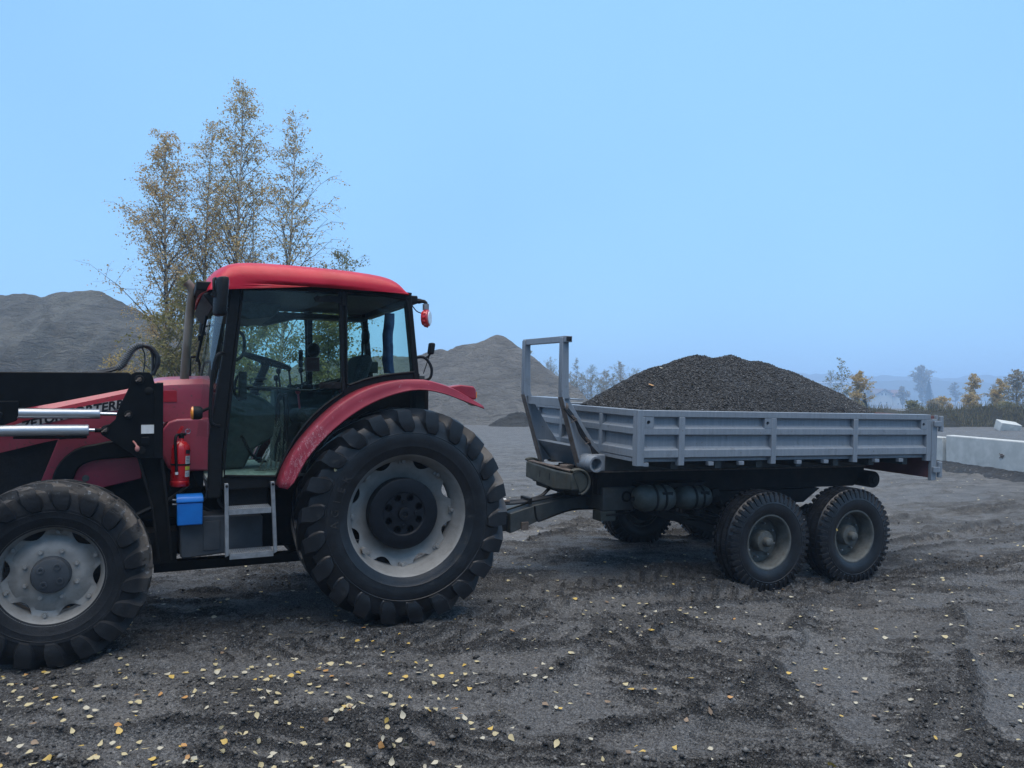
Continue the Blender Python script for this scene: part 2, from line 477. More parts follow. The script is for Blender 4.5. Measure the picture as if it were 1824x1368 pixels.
# yard surface: black trodden mud near the vehicles, paler gravel yard further off
def ground_mat():
    m, nt, bs, out = _new('trodden_mud_and_gravel')
    v = coords(nt)
    att = N(nt, 'Attribute'); att.attribute_name = 'crumb'
    n1 = noise(nt, v, .55, 6, .6, .4); n2 = noise(nt, v, 5, 8, .7); n3 = noise(nt, v, 60, 6, .7)
    flat = mix(nt, ramp(nt, n1, .36, .66), (.112, .111, .110), (.160, .159, .157))
    flat = mix(nt, ramp(nt, n2, .40, .70, 0, .6), flat, (.188, .187, .184))
    flat = mix(nt, ramp(nt, n3, .42, .60, 0, .8), flat, (.040, .040, .041))
    flat = mix(nt, ramp(nt, noise(nt, v, 22, 6, .7), .48, .66, 0, .6), flat, (.034, .033, .034))
    flat = mix(nt, ramp(nt, noise(nt, v, 150, 3, .6), .58, .70, 0, .7), flat, (.24, .24, .24))
    brown = ramp(nt, noise(nt, v, .35, 3), .5, .72, 0, .5)
    flat = mix(nt, brown, flat, (.090, .084, .078))
    flat = mix(nt, ramp(nt, att.outputs['Fac'], -.05, -.32, 0, .75), flat, (.232, .230, .226))      # tyre-pressed mud, its sky sheen painted in as paler grey
    loose = mix(nt, ramp(nt, n3, .38, .66), (.015, .015, .016), (.052, .051, .050))
    edge = mul(nt, att.outputs['Fac'], mul(nt, mul(nt, mul(nt, n3, -.5, 'ADD'), 1.6), mul(nt, mul(nt, n2, -.5, 'ADD'), 1.2), 'ADD'), 'ADD')
    c = mix(nt, ramp(nt, edge, .12, .68, 0, .96), flat, loose)
    for sc_, amt in ((95, .40), (210, .38), (38, .18)):          # grit of every size
        vg = N(nt, 'TexVoronoi'); vg.inputs['Scale'].default_value = sc_; nt.links.new(v, vg.inputs['Vector'])
        sg = N(nt, 'SeparateColor'); nt.links.new(vg.outputs['Color'], sg.inputs[0])
        c = mix(nt, ramp(nt, sg.outputs[0], .55, .05, 0, amt), c, (.020, .020, .020))
        c = mix(nt, ramp(nt, sg.outputs[1], .90, 1.0, 0, amt * 1.2), c, (.24, .238, .23))
    sep = N(nt, 'SeparateXYZ'); nt.links.new(v, sep.inputs[0])
    wob = mul(nt, noise(nt, v, .25, 5, .6), 9.0)
    yy = mul(nt, sep.outputs[1], wob, 'ADD')
    far = ramp(nt, yy, 12.5, 22.0)
    pale = mix(nt, ramp(nt, noise(nt, coords(nt, (.7, 1.5, 1)), 2.2, 10, .72), .36, .64), (.074, .075, .074), (.142, .143, .141))
    pale = mix(nt, ramp(nt, n2, .42, .66, 0, .65), pale, (.060, .059, .057))
    pale = mix(nt, ramp(nt, n3, .5, .66, 0, .5), pale, (.26, .26, .255))
    c = mix(nt, far, c, pale)
    nt.links.new(c, bs.inputs['Base Color'])
    nt.links.new(ramp(nt, edge, .2, .6, .66, .9), bs.inputs['Roughness'])
    bs.inputs['Specular IOR Level'].default_value = .22
    vo = N(nt, 'TexVoronoi'); vo.inputs['Scale'].default_value = 75; nt.links.new(v, vo.inputs['Vector'])
    h = mul(nt, mul(nt, n3, 1.2), mul(nt, vo.outputs['Distance'], -.9), 'ADD')
    bump(nt, bs, h, .8, .016)
    return m
M['ground'] = ground_mat()
def grain_mat(name, dark, mid, light, share=.86, cell=None):
    """broken stone: every fragment its own grey"""
    m, nt, bs, out = _new(name)
    if cell:
        vo = N(nt, 'TexVoronoi'); vo.inputs['Scale'].default_value = cell; nt.links.new(coords(nt), vo.inputs['Vector'])
        sc = N(nt, 'SeparateColor'); nt.links.new(vo.outputs['Color'], sc.inputs[0]); rnd = sc.outputs[0]
        bump(nt, bs, mul(nt, vo.outputs['Distance'], -1.0), 1.0, .012)
    else:
        rnd = N(nt, 'NewGeometry').outputs['Random Per Island']
    c = mix(nt, ramp(nt, rnd, .0, .8), dark, mid)
    c = mix(nt, ramp(nt, rnd, share, 1.0), c, light)
    nt.links.new(c, bs.inputs['Base Color']); bs.inputs['Roughness'].default_value = .6; bs.inputs['Specular IOR Level'].default_value = .35
    return m
M['pebble'] = grain_mat('mud_crumbs_and_grit', (.014, .0138, .0135), (.058, .056, .053), (.17, .168, .16), .84)
M['stone'] = grain_mat('crushed_stone', (.010, .0105, .011), (.046, .047, .048), (.15, .15, .15), .84)
M['stone_bed'] = grain_mat('crushed_stone_bed', (.008, .0085, .009), (.036, .037, .038), (.11, .11, .11), .86, 85)

def pile_mat(name, a, b, c3):
    m, nt, bs, out = _new(name)
    v = coords(nt)
    n1 = noise(nt, v, .16, 8, .62, 1.2); n2 = noise(nt, coords(nt, (1, 1, 2.6)), .9, 9, .7, .8); n3 = noise(nt, v, 8, 6, .75)
    c = mix(nt, ramp(nt, n1, .38, .64), a, b)
    c = mix(nt, ramp(nt, n2, .42, .68, 0, .75), c, c3)
    c = mix(nt, ramp(nt, n3, .45, .7, 0, .45), c, tuple(x * .45 for x in a))
    nt.links.new(c, bs.inputs['Base Color']); bs.inputs['Roughness'].default_value = .9; bs.inputs['Specular IOR Level'].default_value = .2
    bump(nt, bs, mul(nt, mul(nt, n2, 1.0), mul(nt, n3, .25), 'ADD'), 1.0, .8)
    return m
M['pile_left'] = pile_mat('stockpile_soil', (.125, .128, .122), (.195, .197, .178), (.15, .15, .145))
M['pile_mid'] = pile_mat('stockpile_sand', (.165, .160, .150), (.235, .228, .212), (.13, .127, .12))
M['pile_dark'] = pile_mat('dark_soil_heap', (.045, .043, .040), (.07, .068, .062), (.055, .052, .047))
M['gravel_dark'] = grain_mat('dark_gravel_strip', (.006, .0064, .007), (.022, .023, .024), (.09, .09, .09), .90, 28)
M['berm'] = pile_mat('weedy_bank', (.050, .050, .038), (.085, .082, .058), (.035, .035, .028))
M['hill'] = mat('far_wooded_hill', (.03, .04, .035), (.045, .055, .045), .02, rough=.95)

def bark_mat(name, white, dark, z_scale=9):
    m, nt, bs, out = _new(name)
    f = ramp(nt, noise(nt, coords(nt, (3, 3, z_scale)), 1.6, 6, .7), .50, .62)
    c = mix(nt, f, white, dark)
    nt.links.new(c, bs.inputs['Base Color']); bs.inputs['Roughness'].default_value = .85
    return m
M['birch_bark'] = bark_mat('birch_bark', (.55, .54, .50), (.045, .04, .036))
M['twig_pale'] = mat('pale_twigs', (.17, .15, .125), (.26, .23, .19), 5, rough=.85)
M['twig'] = mat('dark_twigs', (.055, .044, .038), (.10, .083, .072), 5, rough=.85)
def leaf_mat(name, cols):
    m, nt, bs, out = _new(name)
    g = N(nt, 'NewGeometry')
    cr = N(nt, 'ValToRGB'); cr.color_ramp.interpolation = 'LINEAR'
    e = cr.color_ramp.elements
    e[0].position = 0; e[0].color = (*cols[0], 1); e[1].position = 1; e[1].color = (*cols[-1], 1)
    for i, c in enumerate(cols[1:-1]):
        x = e.new((i + 1) / (len(cols) - 1)); x.color = (*c, 1)
    nt.links.new(g.outputs['Random Per Island'], cr.inputs[0])
    nt.links.new(cr.outputs[0], bs.inputs['Base Color'])
    bs.inputs['Roughness'].default_value = .6
    tr = N(nt, 'BsdfTranslucent'); nt.links.new(cr.outputs[0], tr.inputs[0])
    mx = N(nt, 'MixShader'); mx.inputs[0].default_value = .45
    nt.links.new(bs.outputs[0], mx.inputs[1]); nt.links.new(tr.outputs[0], mx.inputs[2]); nt.links.new(mx.outputs[0], out.inputs[0])
    return m
M['leaf_birch'] = leaf_mat('autumn_birch_leaves', [(.36, .26, .11), (.58, .42, .17), (.48, .30, .12), (.34, .30, .13), (.68, .52, .25)])
M['leaf_rust'] = leaf_mat('rusty_birch_leaves', [(.42, .28, .13), (.60, .43, .20), (.50, .33, .14), (.36, .31, .16), (.66, .52, .27)])
M['leaf_green'] = leaf_mat('greenish_leaves', [(.11, .12, .045), (.24, .20, .06), (.15, .15, .05), (.30, .24, .07)])
M['leaf_yellow'] = leaf_mat('yellow_leaves', [(.44, .31, .11), (.54, .40, .15), (.36, .25, .09), (.60, .46, .20)])
M['leaf_bare'] = leaf_mat('sparse_brown_twigs', [(.22, .19, .13), (.36, .30, .18), (.18, .15, .12), (.34, .31, .17)])
M['needle'] = leaf_mat('spruce_needles', [(.015, .03, .022), (.022, .04, .028), (.012, .022, .018)])
M['weed'] = leaf_mat('dry_weeds', [(.13, .11, .06), (.19, .16, .09), (.08, .085, .04), (.22, .18, .10)])
M['fallen'] = [mat('fallen_leaf_%s' % n, a, b, 30, rough=.5) for n, a, b in (
    ('pale', (.36, .30, .16), (.44, .38, .22)), ('yellow', (.42, .28, .06), (.50, .35, .09)), ('cream', (.34, .31, .23), (.42, .39, .30)),
    ('orange', (.34, .17, .05), (.42, .23, .08)), ('brown', (.15, .10, .06), (.22, .155, .10)))]
# ================================================================== ground
def track(x, y, p0, p1, width, spacing, kind, seed):
    """tread print of a tyre that rolled from p0 to p1: pressed bed, pushed-up rims, crumbly cross ribs -> (height, crumbs)"""
    dx, dy = p1[0] - p0[0], p1[1] - p0[1]; L = math.hypot(dx, dy); dx /= L; dy /= L
    u = (x - p0[0]) * dx + (y - p0[1]) * dy; v = -(x - p0[0]) * dy + (y - p0[1]) * dx
    v = v + .12 * fbm(u * .6, u * 0 + seed, 2, seed)
    a = np.abs(v) / (width / 2)
    inn = 1 - sstep(.80, 1.10, a)
    along = sstep(-.2, .3, u) * (1 - sstep(L - .3, L + .2, u))
    fade = sstep(-.34, .10, fbm(x * .9, y * .9, 2, seed + 5) + .04)
    if kind == 'chevron':
        ph = (u - np.abs(v) * .9 + np.where(v > 0, spacing / 2, 0)) / spacing
    else:
        ph = (y * .97 + x * .20 + .05 * np.sin(x * 2.1 + seed)) / (spacing * 1.12)
    sn = np.sin(2 * np.pi * (ph + .16 * fbm(x * 2.2, y * 2.2, 3, seed + 9)))
    rib = sstep(.15, .95, sn + .45 * fbm(x * 7, y * 7, 3, seed + 10))
    rim = np.exp(-((a - 1.10) / .20) ** 2) * sstep(-.35, .2, fbm(x * 1.3, y * 1.3, 2, seed + 12) + .05)
    z = along * (inn * (-.030 + .042 * rib * fade) + .050 * rim)
    c = along * (inn * (rib * fade * 1.35 - .38) + rim * .95)
    return z, c

TRACKS = [((3.30, 7.0), (.55, 2.6), .95, .135, 'bar', 3), ((4.55, 6.9), (1.95, 2.4), .85, .125, 'bar', 13),
          ((1.9, 6.3), (-.9, 3.0), .95, .140, 'bar', 23), ((-3.6, 3.8), (1.6, 4.2), .62, .14, 'bar', 33),
          ((-.82, 6.16), (3.6, 8.0), .46, .23, 'chevron', 43), ((-2.2, 5.55), (1.4, 6.0), .46, .22, 'chevron', 47),
          ((2.6, 7.75), (9.5, 10.6), .34, .10, 'bar', 53), ((1.4, 10.2), (9.0, 13.4), .34, .10, 'bar', 63), ((4.6, 4.0), (9.5, 12.5), .65, .14, 'bar', 73),
          ((.3, 7.2), (8.0, 11.8), .5, .2, 'chevron', 83), ((-1.0, 9.0), (6.0, 16.0), .5, .2, 'bar', 93)]

PRESS = []
for lx, ly in ((0, .86), (0, -.86), (2.49, .85), (2.49, -.85)):
    a_ = math.pi + R(24.8); PRESS.append((-1.268 + lx * math.cos(a_) - ly * math.sin(a_), 7.145 + lx * math.sin(a_) + ly * math.cos(a_), -.005, a_, .30 if lx == 0 else .24, .22))
for wx_, wy_, wz_ in ((2.54, 7.92, -.150), (3.61, 8.38, -.175), (1.62, 10.04, -.085), (2.69, 10.51, -.112)):
    PRESS.append((wx_, wy_, wz_, math.pi + R(23.5), .20, .17))
def mud(x, y):
    """height of the yard and how loose and crumbly its surface is"""
    x = np.asarray(x, float); y = np.asarray(y, float)
    z = -.17 * sstep(-.3, 4.2, x) + .12 * sstep(5, 11, x)
    z = z * (1 - sstep(14, 30, y)) - .08 * sstep(14, 30, y)
    z = z - 6.5 * sstep(60, 400, y) * sstep(5, 60, x)
    near = 1 - sstep(20, 42, y)
    wave = fbm(x * 1.1, y * 6.2, 3, 2)
    crumb = sstep(.06, .30, wave + .30 * fbm(x * 4, y * 8, 2, 17)) * .55
    patch = sstep(.04, .34, fbm(x * 1.3, y * 1.9, 4, 18) + .30 * fbm(x * 7, y * 9, 2, 19))
    crumb = np.maximum(crumb, patch * .5)
    z = z + near * (.050 * fbm(x * .55, y * .55, 3, 1) + .055 * wave + .030 * fbm(x * 4, y * 8, 3, 3))
    for t in TRACKS:
        dz, c = track(x, y, *t)
        z = z + near * dz; bed = c < -.02; crumb = np.where(bed, np.minimum(crumb * .4, 0) + c, np.maximum(crumb, c))
    crumb = np.clip(crumb, -.4, 1) * near; cpos = np.clip(crumb, 0, 1)
    lump = np.abs(fbm(x * 20, y * 20, 3, 4, .62)); fine = fbm(x * 26, y * 26, 3, 24, .6)
    z = z + near * (cpos * (.045 * lump + .020 * fine) + (1 - cpos) * .007 * fine)
    z = z + .05 * fbm(x * .2, y * .2, 3, 6) * sstep(12, 40, y)
    for cx, cy, cz, ang, hl, hw_ in PRESS:          # the wheels have settled into the ground
        ca, sa = math.cos(ang), math.sin(ang); uu = (x - cx) * ca + (y - cy) * sa; vv = -(x - cx) * sa + (y - cy) * ca
        k = (1 - sstep(hl * .6, hl * 1.6, np.abs(uu))) * (1 - sstep(hw_, hw_ + .22, np.abs(vv)))
        z = z * (1 - k) + (cz + .6 * (z - cz) * 0 + .012 * fine) * k
    return z, crumb
def gz(x, y): return mud(x, y)[0]


ts = np.r_[np.geomspace(1.3, 3.2, 60), np.geomspace(3.22, 14, 620), np.geomspace(14.1, 60, 120), np.geomspace(62, 3500, 50)]
us = np.r_[np.linspace(-5, -1.05, 16), np.linspace(-1.0, 1.0, 640), np.linspace(1.05, 5, 16)]
TT, UU = np.meshgrid(ts, us, indexing='ij')
GX = UU * TT; GY = TT
GZ, GC = mud(GX, GY)
nr, ncn = GX.shape
idx = np.arange(nr * ncn).reshape(nr, ncn)
F = np.stack([idx[:-1, :-1], idx[:-1, 1:], idx[1:, 1:], idx[1:, :-1]], -1).reshape(-1, 4)
ground = np_mesh('ground', np.stack([GX, GY, GZ], -1).reshape(-1, 3), F, M['ground'], smooth=True)
at_ = ground.data.attributes.new('crumb', 'FLOAT', 'POINT'); at_.data.foreach_set('value', GC.astype(np.float32).ravel())
tag(ground, 'dark trodden mud and gravel yard with tyre prints', kind='structure')
back = MB().box(-60, 60, -60, 2.2, -1.0, -.45).build('ground', M['ground'], smooth=0)
tag(back, 'yard surface behind the viewer', kind='structure')

# loose grit on the mud, far too much to count
def octa(P, S, seed):
    """many small squashed octahedra at P (n,3) with sizes S"""
    r = np.random.default_rng(seed); n = len(P)
    base = np.array([(1, 0, 0), (0, 1, 0), (-1, 0, 0), (0, -1, 0), (0, 0, .75), (0, 0, -.75)], float)
    V = base[None] * (1 + r.uniform(-.35, .35, (n, 6, 1))) * S[:, None, None]
    V = V * r.uniform(.6, 1.25, (n, 1, 3))
    a = r.uniform(0, 6.283, n); b = r.uniform(-.6, .6, n)
    ca, sa, cb, sb = np.cos(a), np.sin(a), np.cos(b), np.sin(b)
    x, y, z = V[..., 0], V[..., 1], V[..., 2]
    x, z = x * cb[:, None] + z * sb[:, None], -x * sb[:, None] + z * cb[:, None]
    x, y = x * ca[:, None] - y * sa[:, None], x * sa[:, None] + y * ca[:, None]
    V = np.stack([x, y, z], -1) + P[:, None]
    f = np.array([(0, 1, 4), (1, 2, 4), (2, 3, 4), (3, 0, 4), (1, 0, 5), (2, 1, 5), (3, 2, 5), (0, 3, 5)])
    F = (f[None] + (np.arange(n) * 6)[:, None, None]).reshape(-1, 3)
    return V.reshape(-1, 3), F
n = 260000
t = 2.9 * (12.0 / 2.9) ** (rng.random(n) ** 1.1); u = rng.uniform(-.85, .85, n)
px, py = u * t, t
pz, pc = mud(px, py)
keep = rng.random(n) < (.03 + .42 * np.clip(pc, 0, 1) ** 1.5)
px, py, pz, pc = px[keep], py[keep], pz[keep], pc[keep]
S = np.clip(rng.gamma(2.0, .0030, len(px)) + .0025, .003, .022)
V, F = octa(np.stack([px, py, pz + S * .2], -1), S, 5)
tag(np_mesh('grit', V, F, M['pebble']), 'loose dark mud crumbs and grit on the yard', 'grit', kind='stuff')

# ================================================================== stockpiles
def heap(name, ridge, slope, ext, step, m, label, cat, amp=.35, seed=0, group=None, base=-.25, kind=None, gully=.25, noise_s=.35):
    """ridge: (x, y, z) crest points; the sides fall at the angle of repose"""
    xs = np.arange(ext[0], ext[1] + step, step); ys = np.arange(ext[2], ext[3] + step, step)
    X, Y = np.meshgrid(xs, ys)
    Z = np.full(X.shape, -9.0)
    for (a, b) in zip(ridge[:-1], ridge[1:]):
        dx, dy = b[0] - a[0], b[1] - a[1]; L2 = dx * dx + dy * dy + 1e-9
        tt = np.clip(((X - a[0]) * dx + (Y - a[1]) * dy) / L2, 0, 1)
        d = np.hypot(X - a[0] - tt * dx, Y - a[1] - tt * dy)
        wob = 1 + gully * fbm(X * noise_s, Y * noise_s, 3, seed + 3) + .6 * gully * fbm(X * noise_s * 3.5, Y * noise_s * .7, 3, seed + 4)
        Z = np.maximum(Z, a[2] + (b[2] - a[2]) * tt - slope * d * wob)
    Z = Z + amp * fbm(X * noise_s * 1.5, Y * noise_s * 1.5, 5, seed) * np.clip((Z + .5) / 2.0, 0.15, 1)
    Z = np.maximum(Z, base - .3)
    n0, n1 = X.shape
    idx = np.arange(n0 * n1).reshape(n0, n1)
    F = np.stack([idx[:-1, :-1], idx[:-1, 1:], idx[1:, 1:], idx[1:, :-1]], -1).reshape(-1, 4)
    zq = Z.reshape(-1)[F].max(1)
    F = F[zq > base - .29]
    o = np_mesh(name, np.stack([X, Y, Z], -1).reshape(-1, 3), F, m, smooth=True)
    tag(o, label, cat, group, kind)
    return o

heap('soil_stockpile', [(-75, 58, 9.4), (-50, 57, 9.2), (-36.6, 56, 9.05), (-33, 55.5, 9.1), (-31, 55, 8.85), (-29.4, 55, 9.25), (-28, 55, 8.6), (-26.2, 55, 7.4), (-22.6, 55, 5.6), (-19.7, 55, 3.8), (-15, 56, 3.4)],
     .74, (-80, -8, 41, 70), .28, M['pile_left'], 'huge grey soil stockpile filling the left behind the loader arm', 'stockpile', .5, 21, gully=.45)
heap('sand_stockpile', [(-16, 58, 4.2), (-10, 57, 4.5), (-6.7, 56, 4.7), (-5.5, 55.5, 4.95), (-4.6, 55.3, 4.85), (-4.0, 55, 5.2), (-2.5, 55, 5.4), (-1.7, 55, 5.7), (-1.1, 55, 5.95), (-.5, 55, 5.8)],
     .735, (-22, 9, 44, 66), .20, M['pile_mid'], 'pale grey sand and gravel pile with sharp peak between tractor and trailer', 'stockpile', .22, 31, gully=.16)
heap('sand_stockpile', [(-3.2, 49.4, 1.9), (-2.4, 49.3, 2.0), (-1.4, 49.6, 2.3)],
     .62, (-8, 3, 43, 56), .2, M['pile_mid'], 'low pale fan of slipped sand at the foot of the peaked pile', 'stockpile', .15, 35, gully=.2)
heap('soil_mound', [(-.5, 45, .5), (.3, 45, .82), (.9, 45.2, .62), (2.0, 45.5, .6)], .7, (-3, 5, 42.5, 48), .09, M['pile_dark'],
     'small dark brown soil mound in front of the peaked sand pile', 'soil mound', .6, 41, noise_s=.9)
heap('embankment', [(9, 47, .75), (18, 46.5, .95), (24, 46, .9), (28, 46, .95), (36, 45, .9), (60, 44, 1.1)], .45, (5, 66, 42, 52), .22, M['berm'],
     'low weedy earth bank along the edge of the yard', None, .35, 51, kind='structure', noise_s=.8)

# far wooded hills, almost lost in the fog
hx = np.linspace(60, 1500, 160); hv = []
for k, (yy, a) in enumerate(((820, 1.0), (1100, 1.7))):
    top = (6 + 9 * sstep(250, 420, hx) + 6 * fbm(hx * .006, hx * 0, 3, 61 + k) + 2.5 * fbm(hx * .06, hx * 0, 3, 71 + k)) * a
    V = np.concatenate([np.stack([hx, hx * 0 + yy, hx * 0 - 5], -1), np.stack([hx, hx * 0 + yy + 60, top], -1), np.stack([hx, hx * 0 + yy + 160, hx * 0 - 5], -1)])
    m_ = len(hx); i = np.arange(m_ - 1)
    F = np.concatenate([np.stack([i, i + 1, m_ + i + 1, m_ + i], -1), np.stack([m_ + i, m_ + i + 1, 2 * m_ + i + 1, 2 * m_ + i], -1)])
    tag(np_mesh('hill', V, F, M['hill'], smooth=True), 'faint wooded hill in the fog', kind='structure')

# ================================================================== concrete blocks at the yard edge
def barrier(p0, p1, h, label, cat_mark=False):
    d = Vector((p1[0] - p0[0], p1[1] - p0[1], 0)); L = d.length
    root = empty('concrete_barrier', (*p0, float(gz(p0[0], p0[1])) - .02), (0, 0, math.atan2(d.y, d.x)))
    prof = [(-.06, 0), (-.30, 0), (-.30, h - .02), (-.28, h), (-.08, h), (-.06, h - .02)]
    MB().prism(prof, 0.008, L - .008, 'x').build('wall_block', M['concrete'], root, bevel=.012)
    if cat_mark:
        mb = MB(); c = (L * .43, -.30, h * .55)
        mb.lathe([(.005, 0), (.05, 0), (.05, -.012), (.005, -.012)], 14, 'y', c)
        for a in (.3, 2.2, 4.0): mb.cyl((c[0], c[1] - .01, c[2]), (c[0] + .10 * math.cos(a), c[1] - .02, c[2] + .07 * math.sin(a)), .008, 6)
        mb.build('lifting_eye', M['rust_edge'], root)
    tag(root, label, 'barrier', 'concrete barriers beside the gravel strip')
barrier((11.00, 23.9), (11.30, 19.68), .82, 'pale concrete barrier mostly hidden behind the trailer tailgate')
barrier((11.32, 19.58), (11.66, 14.9), .82, 'long pale concrete barrier with a rusty lifting eye at the right edge', True)
sl = empty('concrete_slab', (25.9, 40.5, -.1), (R(12), R(9), R(-10)))
MB().box(-.48, .48, -.7, .1, 0, .50).build('slab_body', M['concrete'], sl, bevel=.03)
MB().box(-.36, .36, -.712, -.70, .12, .38).build('recess_panel', M['concrete'], sl)
tag(sl, 'tilted pale concrete slab lying at the foot of the weedy bank', 'slab')
heap('gravel_strip', [(10.75, 25, .10), (10.92, 21, .13), (11.0, 19, .14), (11.14, 17, .12), (11.32, 14, .16), (11.5, 12.5, .12)], .36, (8.6, 12.8, 12, 26), .05, M['gravel_dark'],
     'strip of dark gravel along the foot of the concrete barriers', 'gravel', .10, 55, base=-.12, noise_s=2.2, gully=.5)

# ================================================================== buildings in the fog
def house(loc, w, d, eave, ridge, roof_m, label, lean_to=False, cat='house'):
    root = empty('house', loc, (0, 0, R(14)))
    MB().prism([(-w / 2, 0), (w / 2, 0), (w / 2, eave), (0, ridge), (-w / 2, eave)], 0, d, 'y').build('wall', M['wall'], root)
    o = w / 2 + .6; k = (ridge - eave) / (w / 2)
    MB().prism([(-o, eave - .6 * k + .1), (0, ridge + .1), (o, eave - .6 * k + .1), (o, eave - .6 * k + 1.0), (0, ridge + 1.0), (-o, eave - .6 * k + 1.0)], -1.2, d + .7, 'y').build('roof', roof_m, root)
    for x in (-1.4, 1.4):
        f = MB().box(x - .75, x + .75, -.06, -.003, eave - .6, eave + 1.2).build('window', M['white'], root)
        MB().box(x - .6, x + .6, -.075, -.062, eave - .45, eave + 1.05).build('pane', M['pane'], f)
    for x in (-2.4, 2.2):
        f = MB().box(x - .6, x + .6, -.06, -.003, 1.0, 2.3).build('window', M['white'], root)
        MB().box(x - .48, x + .48, -.075, -.062, 1.12, 2.18).build('pane', M['pane'], f)
    if lean_to: MB().prism([(w / 2, 0), (w / 2 + 3.2, 0), (w / 2 + 3.2, 1.9), (w / 2, 2.6)], 1, d - 1, 'y').build('annex', M['wall'], root)
    MB().box(-1.9, -1.3, d * .5, d * .5 + .6, ridge - 1.6, ridge + .8).build('chimney', M['tile'], root)
    tag(root, label, cat)
house((241.7, 500, -6.0), 12.4, 16, 6.6, 9.7, M['tile2'], 'cream gabled house with two attic windows, left of the far pair')
house((259, 512, -7), 11.5, 16, 6.2, 10.0, M['tile'], 'cream gabled house with red-brown roof, right of the far pair', True)
wh = empty('warehouse', (266, 640, -7), (0, 0, 0))
MB().box(-27, 27, 0, 40, 0, 17.0).build('wall', M['shed'], wh)
MB().box(-27.6, 27.6, -.6, 40.6, 17.0, 18.0).build('roof', M['shed_roof'], wh)
for k in range(6): MB().box(-22 + k * 8, -18 + k * 8, -.1, -.01, 8, 12).build('window', M['pane'], wh)
tag(wh, 'long flat-roofed pale warehouse in the fog behind the gravel load', 'warehouse')

# ================================================================== trees
def rot_about(v, ax, a): return Matrix.Rotation(a, 3, ax) @ v
def tree(name, label, loc, H, spread, base, nb, leaf_m, nleaf, lsz, seed, r0=.08, lean=(0, 0), bark='birch_bark', cat='birch', group=None, up=.75, twigs=6, droop=.25, shape=.32, leaf_fade=0.0, crown='crown', twig_m='twig'):
    r = random.Random(seed)
    root = empty(name, loc, (0, 0, 0))
    tr = MB(); P = []; n = 10
    for i in range(n + 1):
        t = i / n
        P.append(Vector((lean[0] * t + .05 * H * .12 * math.sin(t * 5 + seed), lean[1] * t + .006 * H * math.cos(t * 4 + seed), H * t)))
    def at(t):
        f = min(max(t, 0), .9999) * n; i = int(f); return P[i].lerp(P[i + 1], f - i)
    tr.tube(P, [max(r0 * (1 - .93 * i / n), .006) for i in range(n + 1)], 7)
    tr.build('trunk', M[bark], root)
    br = MB(); LV = []
    for b in range(nb):
        t = base + (0.985 - base) * ((b + r.random()) / nb) ** .9
        q = at(t)
        prof = (min(1, (t - base + .04) / max(shape, .01)) ** .7 if t < base + shape else max(0.05, (1 - t) / (1 - base - shape)) ** .75)
        L = spread * prof * r.uniform(.65, 1.25) + .12
        a = r.random() * 6.283
        d = Vector((math.cos(a), math.sin(a), up * r.uniform(.6, 1.5))).normalized()
        pts = [q]; m = 5
        for k in range(m):
            dd = d.copy(); dd.z -= droop * (k / m) * 1.2
            dd += Vector((r.uniform(-.18, .18), r.uniform(-.18, .18), r.uniform(-.1, .12)))
            pts.append(pts[-1] + dd.normalized() * L / m)
        rb = max(.004, r0 * .34 * (1 - t) + .004)
        br.tube(pts, [rb * (1 - .8 * k / m) for k in range(m + 1)], 4)
        for w in range(max(2, int(twigs * (.4 + prof)))):
            f = r.uniform(.2, 1.0) * m; i = min(int(f), m - 1); s = pts[i].lerp(pts[i + 1], f - i)
            aa = r.random() * 6.283
            td = (d * .6 + Vector((math.cos(aa), math.sin(aa), r.uniform(-.5, .6)))).normalized()
            tl = L * r.uniform(.18, .42) + .10
            s2 = s + td * tl * .5; s3 = s2 + (td + Vector((0, 0, -droop * 2.2))).normalized() * tl * .5
            br.tube([s, s2, s3], [.0045, .0035, .0018], 3)
            if r.random() < leaf_fade * t: continue
            for g in range(nleaf):
                u = r.random(); c = (s.lerp(s2, u * 2) if u < .5 else s2.lerp(s3, u * 2 - 1)) + Vector((r.gauss(0, .06), r.gauss(0, .06), r.gauss(-.03, .06))) * max(1, L * .35)
                LV.append(c)
    tag(br.build('branches', M[twig_m], root, smooth=0), kind='stuff')
    if LV:
        C = np.array([tuple(c) for c in LV]); k = len(C); g = np.random.default_rng(seed)
        s = lsz * g.uniform(.6, 1.35, k)[:, None]
        A = g.normal(size=(k, 3)); A /= np.linalg.norm(A, axis=1)[:, None]
        B = g.normal(size=(k, 3)); B -= A * (A * B).sum(1)[:, None]; B /= np.linalg.norm(B, axis=1)[:, None]
        V = np.stack([C - A * s * .6, C + B * s * .36, C + A * s * .6, C - B * s * .36], 1).reshape(-1, 3)
        tag(np_mesh(crown, V, np.arange(k * 4).reshape(k, 4), leaf_m, root), kind='stuff')
    tag(root, label, cat, group)
    return root

G = 'birches behind the tractor'
tree('birch_tree', 'rusty-leaved birch, leftmost beside the soil stockpile', (-9.85, 22, -.1), 9.35, 2.0, .12, 92, M['leaf_rust'], 17, .054, 101, .085, (-.05, 0), group=G, up=1.35, twigs=10, droop=.2, shape=.30)
tree('birch_tree', 'slender birch rising directly behind the exhaust pipe', (-9.1, 22.6, -.1), 9.9, 1.6, .14, 80, M['leaf_birch'], 11, .05, 102, .075, (.25, 0), group=G, up=1.5, twigs=9, droop=.2, shape=.35, leaf_fade=.2)
tree('birch_tree', 'tallest birch, its top highest above the cab roof', (-7.85, 22, -.1), 10.85, 1.7, .16, 92, M['leaf_birch'], 13, .052, 103, .09, (.05, 0), group=G, up=1.45, twigs=10, droop=.2, shape=.35)
tree('birch_tree', 'thin birch stem close beside the tallest birch', (-7.5, 22.3, -.1), 8.4, .9, .2, 40, M['leaf_birch'], 13, .05, 104, .055, (-.1, 0), group=G, up=1.1, twigs=5, leaf_fade=.4)
